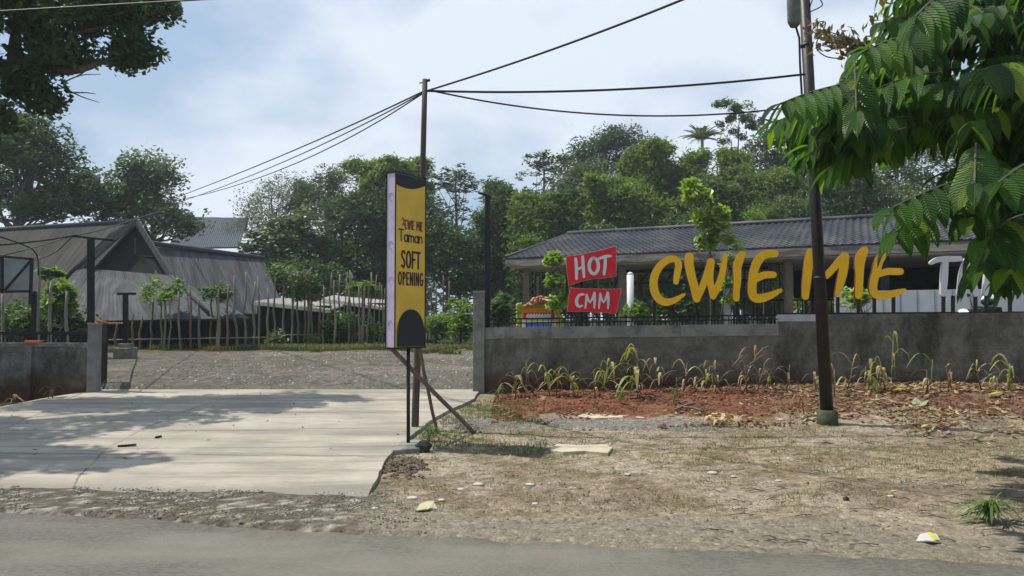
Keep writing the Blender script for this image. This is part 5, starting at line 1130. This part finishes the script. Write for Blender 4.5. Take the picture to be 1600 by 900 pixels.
W_ = [('green weed tuft at the foot of the right gate pillar', 778, 628, 600, 'grn', 16, .02), ('bunched dry leaves next to the pillar weed', 806, 622, 578, 'dry', 12, .035),
 ('tall thin green shoot near the pale top course', 823, 614, 545, 'grn', 7, .02), ('yellowing plant with a long pale leaf bent right', 860, 618, 562, 'yel', 10, .035),
 ('low arching yellow plant below the HOT panel', 900, 620, 575, 'yel', 12, .035), ('sprawling pale plant below the CMM panel', 935, 617, 560, 'yel', 10, .03),
 ('drooping dry plant below the gap before the yellow C', 962, 612, 568, 'dry', 7, .028), ('broad-leaved yellow-green maize plant below the yellow C, tallest there', 996, 622, 540, 'yel', 16, .045),
 ('dry stalk with pale tips right of the tallest maize', 1034, 612, 550, 'dry', 7, .028), ('curled tan plant below the yellow W', 1068, 612, 552, 'dry', 7, .025),
 ('thin yellow shoot below the gap of W and I', 1098, 610, 560, 'yel', 6, .028), ('bent reed arching over below the slim yellow I', 1126, 612, 550, 'dry', 6, .022),
 ('tall brown crossed stalks reaching above the wall middle', 1160, 614, 522, 'brn', 12, .022), ('brown leafless stems right of the crossed stalks', 1182, 612, 552, 'brn', 9, .02),
 ('fine dry stem arching below the round-backed E', 1228, 612, 555, 'dry', 5, .02), ('golden dry blade left of the utility pole', 1276, 610, 572, 'dry', 7, .03),
 ('pale dry stem just right of the utility pole', 1322, 612, 555, 'dry', 6, .025), ('bushy drooping dry clump below the yellow M', 1356, 612, 560, 'yel', 18, .035),
 ('dry clump with hanging blades below the yellow I', 1385, 612, 565, 'dry', 14, .03), ('tall wispy stem rising above the wall top', 1392, 600, 505, 'yel', 5, .022),
 ('slim green shoot below the white T', 1453, 610, 545, 'grn', 5, .022), ('curled brown dead leaf plant below the white A', 1488, 610, 560, 'brn', 7, .03),
 ('twiggy dry plant under the parked scooter', 1535, 612, 556, 'dry', 11, .02), ('plant with long bright yellow-green blades at the right edge', 1575, 612, 552, 'yel', 9, .03),
 ('short green weed in the red soil below the C', 970, 632, 612, 'grn', 16, .014), ('small green sprout below the yellow I in the soil', 1052, 630, 608, 'grn', 8, .016),
 ('green weed behind the utility pole foot', 1328, 620, 604, 'grn', 9, .015), ('dry weed in the shade below the low left wall', 22, 632, 612, 'dry', 8, .02), ('brownish weed at the right end of the low left wall', 82, 626, 598, 'brn', 10, .02),
 ('thin brown sprout in the soil left of the pole', 1258, 650, 608, 'brn', 4, .015)]
for k, a in enumerate(W_): weed(*a, seed=k + 10)
for k in range(20):
    weed('thin dry stalk among the weeds at the wall foot', rnd.uniform(790, 1590), rnd.uniform(606, 622), rnd.uniform(555, 590), rnd.choice(('dry', 'dry', 'brn', 'yel')), rnd.choice((3, 4, 6, 8)), .02, 200 + k, name='dry_stalk', group='thin dry stalks among the wall weeds')
weed('round green grass tuft at the lower right', 1545, 812, 776, 'grn', 130, .01, 99, spread=.55, name='grass_tuft', cat='grass tuft', group=None)
weed('grass growing between the bamboo props and driveway edge', 672, 690, 664, 'grn', 60, .008, 98, spread=.5, name='grass_tuft', cat='grass tuft', group=None)
# ------------------------------------------------------------------ grass and litter (uncountable)
def scatter_px(n, x0, x1, y0, y1, rg):
    return [hit(rg.uniform(x0, x1), y0 + (y1 - y0) * rg.random()) for _ in range(n)]
def blades(P, H, w, rng, tilt=.5):
    n = len(P); az = rng.uniform(0, 6.283, n); h = H * rng.uniform(.4, 1.2, n); tl = rng.uniform(.1, tilt, n); d = np.c_[np.cos(az), np.sin(az), np.zeros(n)]; s = np.c_[-np.sin(az), np.cos(az), np.zeros(n)] * w / 2
    m_ = P + d * (h * tl * .4)[:, None] + np.c_[np.zeros((n, 2)), h * .6]; t_ = P + d * (h * tl * 1.3)[:, None] + np.c_[np.zeros((n, 2)), h * (1 - tl * .3)]
    V = np.stack([P - s, P + s, m_ + s * .8, m_ - s * .8, t_ + s * .1, t_ - s * .1], 1).reshape(-1, 3); i = np.arange(n)[:, None] * 6
    return V, np.concatenate([i + [0, 1, 2, 3], i + [3, 2, 4, 5]])
rng = np.random.default_rng(5)
def surf(x, y): # near ground incl. roughness
    return gz(x, y) + .35 * 0 + ((fbm(x * 5, y * 5, 5) - .5) * .03 + (fbm(x * 16, y * 16, 9, 3) - .5) * .024)
def region(n, x0, x1, y0, y1, f, thr):
    x = rng.uniform(x0, x1, n); y = rng.uniform(y0, y1, n); k = f(x, y) > thr; return x[k], y[k]
def right_ok(x, y): return (x > drive_right_x(np.clip(y, 6, 13.7)) + .06) & (y > edge_y(x) + .35) & (wdist(x, y) > .1)
DG = leafmat('dry_grass', (.2, .17, .07), (.3, .25, .13), (.12, .15, .04), tr=.2)
x, y = region(60000, -1.6, 9.5, 6.0, 11.5, lambda x, y: fbm(x * 1.1, y * 2.0, 2) * .6 + fbm(x * 4, y * 6, 6) * .4 + .06 * np.exp(-((wdist(x, y) - 4.6) / 1) ** 2), .56); k = right_ok(x, y) & (wdist(x, y) > 2.6); x, y = x[k], y[k]
V, Q = blades(np.c_[x, y, surf(x, y) - .004], .032, .006, rng, 1.4); tag(np_mesh('dry_grass', V, Q, DG), 'short dry yellowish grass on the bare verge', None, None, 'stuff')
GG = leafmat('verge_grass', (.07, .12, .02), (.14, .19, .05), tr=.3)
x, y = region(9000, -1.7, .4, 8.2, 12.8, lambda x, y: fbm(x * 2.2, y * 2.2, 12) + .25 * sstep((drive_right_x(np.clip(y, 6, 13.7)) + .7 - x) / .5), .62); k = right_ok(x, y) & (wdist(x, y) > 1.0); x, y = x[k], y[k]
x2, y2 = region(25000, -14, -.5, 20.4, 23.2, lambda x, y: fbm(x * .8, y * .8, 13) + .2 * sstep((y - 21.2) / 1), .6)
x3, y3 = region(14000, -1.5, 9, 6.2, 11.8, lambda x, y: fbm(x * 2.5, y * 3, 17), .70); k = right_ok(x3, y3); x3, y3 = x3[k], y3[k]
V, Q = blades(np.c_[np.r_[x, x3], np.r_[y, y3], surf(np.r_[x, x3], np.r_[y, y3]) - .004], .06, .007, rng, .9); tag(np_mesh('green_grass', V, Q, GG), 'patches of low green grass by the driveway edge', None, None, 'stuff')
V, Q = blades(np.c_[x2, y2, gz(x2, y2)], .16, .02, rng, .8); tag(np_mesh('green_grass', V, Q, leafmat('lot_edge_grass', (.08, .1, .03), (.16, .16, .06), (.2, .14, .07), tr=.3)), 'grass strip along the far edge of the gravel lot', None, None, 'stuff')
# pebbles: little octahedra
def pebbles(x, y, z, s0, s1, name, label, mt):
    n = len(x); s = rng.uniform(s0, s1, n) ** 1; B = np.array([[1, 0, 0], [0, 1, 0], [-1, 0, 0], [0, -1, 0], [0, 0, .7], [0, 0, -.4]]); J = rng.uniform(.6, 1.3, (n, 6, 1)); a = rng.uniform(0, 6.28, n)
    X = B[None] * J * s[:, None, None]; c, s_ = np.cos(a), np.sin(a); Xr = np.stack([X[..., 0] * c[:, None] - X[..., 1] * s_[:, None], X[..., 0] * s_[:, None] + X[..., 1] * c[:, None], X[..., 2]], -1)
    V = (Xr + np.c_[x, y, z][:, None]).reshape(-1, 3); T = np.array([[0, 1, 4], [1, 2, 4], [2, 3, 4], [3, 0, 4], [1, 0, 5], [2, 1, 5], [3, 2, 5], [0, 3, 5]]); Fq = (np.arange(n)[:, None, None] * 6 + T).reshape(-1, 3)
    tag(np_mesh(name, V, Fq, mt), label, None, None, 'stuff')
PEB = leafmat('pebble', (.09, .08, .06), (.27, .24, .19), (.5, .47, .4), tr=0, rough=.95)
REDP = leafmat('red_clod', (.1, .035, .018), (.2, .075, .04), (.3, .17, .1), tr=0, rough=1)
x, y = region(9000, -1.7, 9, 5, 12, lambda x, y: fbm(x * 2, y * 2, 19), .5); k = right_ok(x, y - .3); x, y = x[k], y[k]
xg, yg = region(9000, -.9, 3.0, 8.8, 11, lambda x, y: fbm(x * 5, y * 5, 23) - .25 * (np.abs(wdist(x, y) - 3.1) > .5), .42); k = right_ok(xg, yg); xg, yg = xg[k], yg[k]
x, y = np.r_[x, xg], np.r_[y, yg]
pebbles(x, y, surf(x, y), .004, .016, 'pebbles', 'loose pebbles over the verge', PEB)
xs_ = rng.uniform(-11, -.6, 9000); y0 = edge_y(xs_); y1 = np.interp(xs_, [DL[0][0], DR[0][0]], [DL[0][1], DR[0][1]]); ys_ = y0 + .02 + (y1 - y0 + .06) * rng.uniform(0, 1, 9000) ** .8; k = fbm(xs_ * 3, ys_ * 3, 29) > .42; xs_, ys_ = xs_[k], ys_[k]
pebbles(xs_, ys_, surf(xs_, ys_) * 0 + gz(xs_, ys_) + np.where(ys_ > np.interp(xs_, [DL[0][0], DR[0][0]], [DL[0][1], DR[0][1]]), .01, .004), .004, .014, 'gravel', 'gravel strip between asphalt and driveway slab', PEB)
x, y = region(9000, -8, 1, 13.7, 24, lambda x, y: fbm(x * .8, y * 2, 30), .45); pebbles(x, y, gz(x, y) + (fbm(x * 1.2, y * 1.2, 8) - .5) * .05 * (y > 14.5), .012, .035, 'gravel', 'gravel on the open lot behind the gate', PEB)
x, y = region(14000, -.3, 9, 9.8, 13.5, lambda x, y: fbm(x * 2.5, y * 2.5, 33) + .3 * sstep((2.7 - wdist(x, y)) / .5), .62); k = wdist(x, y) > .05; x, y = x[k], y[k]
pebbles(x, y, surf(x, y) + .01, .008, .03, 'soil_clods', 'red soil clods along the wall foot', REDP)
# leaf litter
LIT = leafmat('litter', (.2, .12, .06), (.42, .33, .2), (.5, .45, .15), tr=.1)
x, y = region(3900, -.3, 9, 8.8, 13.4, lambda x, y: fbm(x * 2, y * 2, 35) + .3 * sstep((x - 2.5) / 3) - .15 * (wdist(x, y) > 2.9), .66); k = wdist(x, y) > .05; x, y = x[k], y[k]
V, Q = leaf_quads(np.c_[x, y, surf(x, y) + .03], .13, .05, 1.6, 0, rng); tag(np_mesh('fallen_leaves', V, Q, LIT), 'fallen dry leaves and husks on the soil by the wall', None, None, 'stuff')
x, y = region(2200, -1.5, 9, 5.3, 9.6, lambda x, y: fbm(x * 1.5, y * 2.5, 36), .56); k = right_ok(x, y); x, y = x[k], y[k]
V, Q = leaf_quads(np.c_[x, y, surf(x, y) + .01], .06, .02, 1.8, 0, rng); tag(np_mesh('fallen_leaves', V, Q, LIT), 'scattered twigs and leaf scraps on the bare verge', None, None, 'stuff')
x = rng.uniform(-7, -1.2, 90); y = rng.uniform(7, 13.3, 90); k = (x < drive_right_x(y)) & (x > drive_left_x(y)) & (rng.random(90) < .35 + .65 * (x < -3)); x, y = x[k], y[k]
V, Q = leaf_quads(np.c_[x, y, gz(x, y) + .056], .055, .025, 2, 0, rng); tag(np_mesh('fallen_leaves', V, Q, leafmat('dull_litter', (.06, .05, .035), (.2, .17, .1), tr=0)), 'few small fallen leaves lying on the driveway', None, None, 'stuff')
# ------------------------------------------------------------------ single stones, slabs and rubbish
def slab_(name, label, pts, h, mt, cat, tilt=0):
    P = [hit(*p) for p in pts]; zt = sum(p[2] for p in P) / len(P) + h; m = MB(); m.prism([np.array([p[0], p[1], zt + tilt * (p[1] - P[0][1])]) for p in P], (0, 0, 1), h + .05)
    return tag(m.build(name, mt, origin=P[0], bevel=.006), label, cat)
PALE = mat('pale_cement', (.42, .37, .28), .95, .2, 6, bmp=.4, bscale=20)
slab_('concrete_slab', 'thin pale concrete slab lying on the verge right of the banner shadow', [(858, 707), (880, 711), (915, 709), (950, 713), (957, 703), (948, 697), (905, 699), (870, 696)], .03, PALE, 'slab')
slab_('cement_crust', 'thin pale cement crust at the edge of the red soil', [(902, 652), (930, 656), (960, 654), (1008, 654), (1000, 650), (950, 648), (915, 645)], .012, PALE, 'slab')
STN = mat('pale_stone', (.45, .42, .36), .95, .2, 12, bmp=.4, bscale=30)
for k, (px, py, w, l) in enumerate(((1113, 740, 16, 'roundish pale stone in the middle of the verge'), (1146, 745, 9, 'small pale stone right of the roundish one'), (1216, 752, 10, 'small pale stone right of centre below the pole'), (748, 758, 17, 'flat white stone below the banner shadow'),
        (828, 758, 14, 'flat white stone right of the one below the banner shadow'), (836, 788, 11, 'small flat pale stone close to the road'), (980, 742, 12, 'grey lumpy stone in the verge middle'), (1392, 776, 12, 'grey stone above the yellow packet'),
        (1030, 742, 6, 'small bluish scrap beside the lumpy stone'), (893, 762, 6, 'small grey stone left of the lumpy stone'), (1220, 657, 12, 'pale stone left of the utility pole foot'), (1195, 660, 8, 'small pale stone by the red soil edge'), (645, 780, 20, 'pale cement lump near the driveway corner'), (690, 782, 12, 'thin pale flake beside the packet near the driveway corner'), (586, 795, 12, 'pale stone at the driveway corner'), (720, 765, 12, 'pale flat pebble above the cement lump'))):
    p = hit(px, py); r = w * p[1] / F * .5; m = MB(); m.blob(p + [0, 0, r * .12], (r, r * .8, r * .35), k, 9, 6, .2); tag(m.build('stone', STN, origin=p), l, 'stone', 'loose stones on the verge')
def packet(label, pts, cols):
    P = [hit(*p) for p in pts]; P = [P[0] + [0, 0, .012], P[0] * .6 + P[1] * .4 + [0, -.012, .02], P[1] + [0, 0, .012], P[2] + [-.02, 0, .03], P[2] * .5 + P[3] * .5 + [0, .015, .034], P[3] + [.02, 0, .024]]; m = MB(); m.prism(P, (0, 0, 1), .008); o = m.build('snack_packet', cols[0], origin=P[0]); tag(o, label, 'packet')
    c = sum(P) / 6; m = MB(); m.prism([c + (p - c) * np.array([.3, .96, .9]) + [.035, 0, .005] for p in P], (0, 0, 1), .003); m.build('printed_patch', cols[1], o)
PY = mat('packet_yellow', (.5, .42, .05), .5); PWt = mat('packet_white', (.5, .5, .47), .5)
packet('crumpled yellow and white snack packet by the road at lower right', [(1431, 848), (1470, 849), (1468, 841), (1433, 840)], (PWt, PY))
packet('faded yellow packet near the driveway corner', [(650, 800), (684, 797), (680, 788), (652, 792)], (mat('packet_faded', (.42, .38, .22), .6), PALE))
m = MB(); p = hit(1322, 782); m.blob(p + [0, 0, .012], (.026, .022, .018), 5, 8, 6, .3); tag(m.build('stone', mat('black_lump', (.03, .03, .035), .8), origin=p), 'small black lump at the lower right of the verge', 'stone')
p = hit(1402, 622); m = MB(); m.prism([hit(1424, 632) + [0, 0, .03], hit(1432, 636) + [0, 0, .0], hit(1446, 637) + [0, 0, .04], hit(1452, 631) + [0, 0, .06], hit(1441, 630) + [0, 0, .02], hit(1430, 627) + [0, 0, .06]], (0, 0, 1), .01); tag(m.build('plastic_sheet', mat('grey_green_plastic', (.24, .27, .17), .6), origin=p), 'crumpled pale plastic scrap on the soil below the yellow I and E', 'litter')
for k, (px, py, l) in enumerate(((1410, 616, 'long yellow fallen leaf above the plastic scrap'), (1565, 622, 'yellow-green fallen leaf at the right end of the soil'), (1450, 675, 'small yellow fallen leaf on the bare earth'))):
    p = hit(px, py); V, Q = [], []; pts = [p + np.array([.16 * (s_ - .5) * 2 * (1 if k < 2 else .5), .03 * s_, .06 + .03 * math.sin(3 * s_)]) for s_ in np.linspace(0, 1, 8)]; vcol_strip(V, Q, pts, .11 if k < 2 else .07)
    tag(np_mesh('fallen_leaf', V, Q, leafmat('yellow_leaf', (.45, .4, .06), (.5, .42, .08), tr=.2), origin=p), l, 'leaf')
# husk pile and soil heap
def heap(name, label, pts, n, r0, r1, mt, cat, hh):
    rg = random.Random(len(label)); m = MB(); c = hit(*pts[0]); 
    for k in range(n):
        q = pts[0]; ga, gb_ = max(-1.3, min(1.3, rg.gauss(0, .5))), max(-1.3, min(1.3, rg.gauss(0, .5))); p = hit(q[0] + ga * pts[1][0], q[1] + gb_ * pts[1][1]); rr = rg.uniform(r0, r1); m.blob(p + [0, 0, rr * .2 + rg.random() * hh * max(0, 1 - math.hypot(ga, gb_))], (rr, rr * .8, rr * .7), k, 7, 5, .35, sm=False)
    tag(m.build(name, mt, origin=c), label, None, None, 'stuff')
heap('soil_heap', 'heap of brown clods in front of the banner base', ((630, 730), (32, 15)), 420, .008, .03, mat('brown_clods', (.13, .1, .07), 1, .35, 12, bmp=.5), 'heap', .07)
heap('rubble_heap', 'small grey rubble beside the foot of the long bamboo prop', ((730, 668), (28, 9)), 170, .008, .022, mat('grey_rubble', (.2, .18, .16), 1, .35, 12, bmp=.5), 'heap', .05)
t = thing('husk_pile', hit(1132, 664), 'pile of curled tan dry husks left of the pole', 'litter'); V, Q = [], []; rg = random.Random(6)
for k in range(22):
    p = hit(1130 + rg.uniform(-20, 22), 662 + rg.uniform(-5, 6)); az = rg.uniform(0, 6.28); L = rg.uniform(.1, .22); vcol_strip(V, Q, [p + np.array([math.cos(az) * L * s_, math.sin(az) * L * s_, .03 + .07 * math.sin(3.1 * s_)]) for s_ in np.linspace(0, 1, 6)], .05)
np_mesh('husks', V, Q, leafmat('husk', (.42, .28, .16), (.55, .4, .25), tr=.15), parent=t)
m = MB()
for a_, b_ in (((1055, 645), (1085, 636)), ((1060, 640), (1100, 648))): p, q = hit(*a_) + [0, 0, .04], hit(*b_) + [0, 0, .05]; m.tube([p, (p + q) / 2 + [0, 0, .02], q], .02, 6)
tag(m.build('stick', WOOD, origin=hit(1070, 642)), 'short broken brown sticks on the red soil', 'stick')
for px, py, l in ((197, 705, 'small dark stick on the sunlit part of the driveway'), (246, 691, 'tiny dark scrap on the driveway shade edge')):
    p = hit(px, py) + [0, 0, .055]; m = MB(); L = .09 if px < 200 else .03; m.beam(p - [L, 0, 0], p + [L, .04, .01], .03, .02); tag(m.build('stick', BLACK, origin=p), l, 'stick')
# dappled debris twigs in lower right
m = MB(); rg = random.Random(12)
for k in range(90):
    p = hit(rg.uniform(1080, 1600), rg.uniform(690, 860)); az = rg.uniform(-.5, .5); L = rg.uniform(.05, .2); m.tube([p + [0, 0, .008], p + [math.cos(az) * L / 2, math.sin(az) * L / 2, .02], p + [math.cos(az) * L, math.sin(az) * L, .008]], .0028, 4)
tag(m.build('twigs', WOODD), 'thin dead twigs scattered over the right verge', None, None, 'stuff')
# ------------------------------------------------------------------ air
hz_ = MB(); hz_.box((0, 50, 19.5), (300, 150, 45))
hm = bpy.data.materials.new('air'); hm.use_nodes = True; nt = hm.node_tree; nt.nodes.remove(nt.nodes['Principled BSDF'])
pvn = nt.nodes.new('ShaderNodeVolumePrincipled'); pvn.inputs['Color'].default_value = (.85, .92, 1, 1); pvn.inputs['Density'].default_value = HAZE if 'HAZE' in globals() else .0009; pvn.inputs['Anisotropy'].default_value = .3
nt.links.new(pvn.outputs[0], nt.nodes['Material Output'].inputs['Volume'])
tag(hz_.build('haze', hm), 'pale morning haze filling the air', None, None, 'stuff')
# ------------------------------------------------------------------ light
EL = R(62); SUND = np.array([-.96, .28, 0]); SUND /= np.linalg.norm(SUND); tosun = np.array([SUND[0] * math.cos(EL), SUND[1] * math.cos(EL), math.sin(EL)])
sl = bpy.data.lights.new('sun', 'SUN'); sl.energy = 5.0; sl.angle = R(.6); sl.color = (1, .94, .83); so = bpy.data.objects.new('sun', sl); col.objects.link(so)
so.rotation_euler = Vector(tosun).to_track_quat('Z', 'Y').to_euler(); so.location = (-20, 10, 40)
w = bpy.data.worlds.new('World'); scene.world = w; w.use_nodes = True; nt = w.node_tree; bg = nt.nodes['Background']
sk = nt.nodes.new('ShaderNodeTexSky'); sk.sky_type = 'NISHITA'; sk.sun_disc = False; sk.sun_elevation = EL; sk.sun_rotation = math.atan2(tosun[0], tosun[1]); sk.air_density = 1.2; sk.dust_density = 2.5; sk.ozone_density = 1.5
tc = nt.nodes.new('ShaderNodeTexCoord'); v = mapping(nt, tc.outputs['Generated'], (1, 1, 1.9))
n1 = noise(nt, v, 2.6, 7, .55); n2 = noise(nt, v, 1.3, 3, .5)
cm = ramp(nt, math_(nt, 'ADD', math_(nt, 'MULTIPLY', n1, .6), math_(nt, 'MULTIPLY', n2, .5)), .49, .64)
o = mixcol(nt, .55, sk.outputs[0], (5.0, 7.1, 9.8, 1))
o = mixcol(nt, math_(nt, 'MULTIPLY', cm, .8), o, (9.6, 10.3, 11.3, 1))
nt.links.new(o, bg.inputs['Color']); bg.inputs['Strength'].default_value = .086
cam = bpy.data.cameras.new('camera'); cam.sensor_width = 36; cam.lens = 36 * F / 1600; cam.clip_end = 3000; cam.clip_start = .05
co = bpy.data.objects.new('camera', cam); col.objects.link(co); co.location = (0, 0, EYE); co.rotation_euler = (R(90) + PIT, 0, 0); scene.camera = co
vs = scene.view_settings; vs.view_transform = 'Standard'; vs.look = 'None'; vs.exposure = .14; vs.gamma = 1; vs.use_curve_mapping = False
scene.cycles.volume_bounces = 0; scene.cycles.max_bounces = 6; scene.cycles.transparent_max_bounces = 8
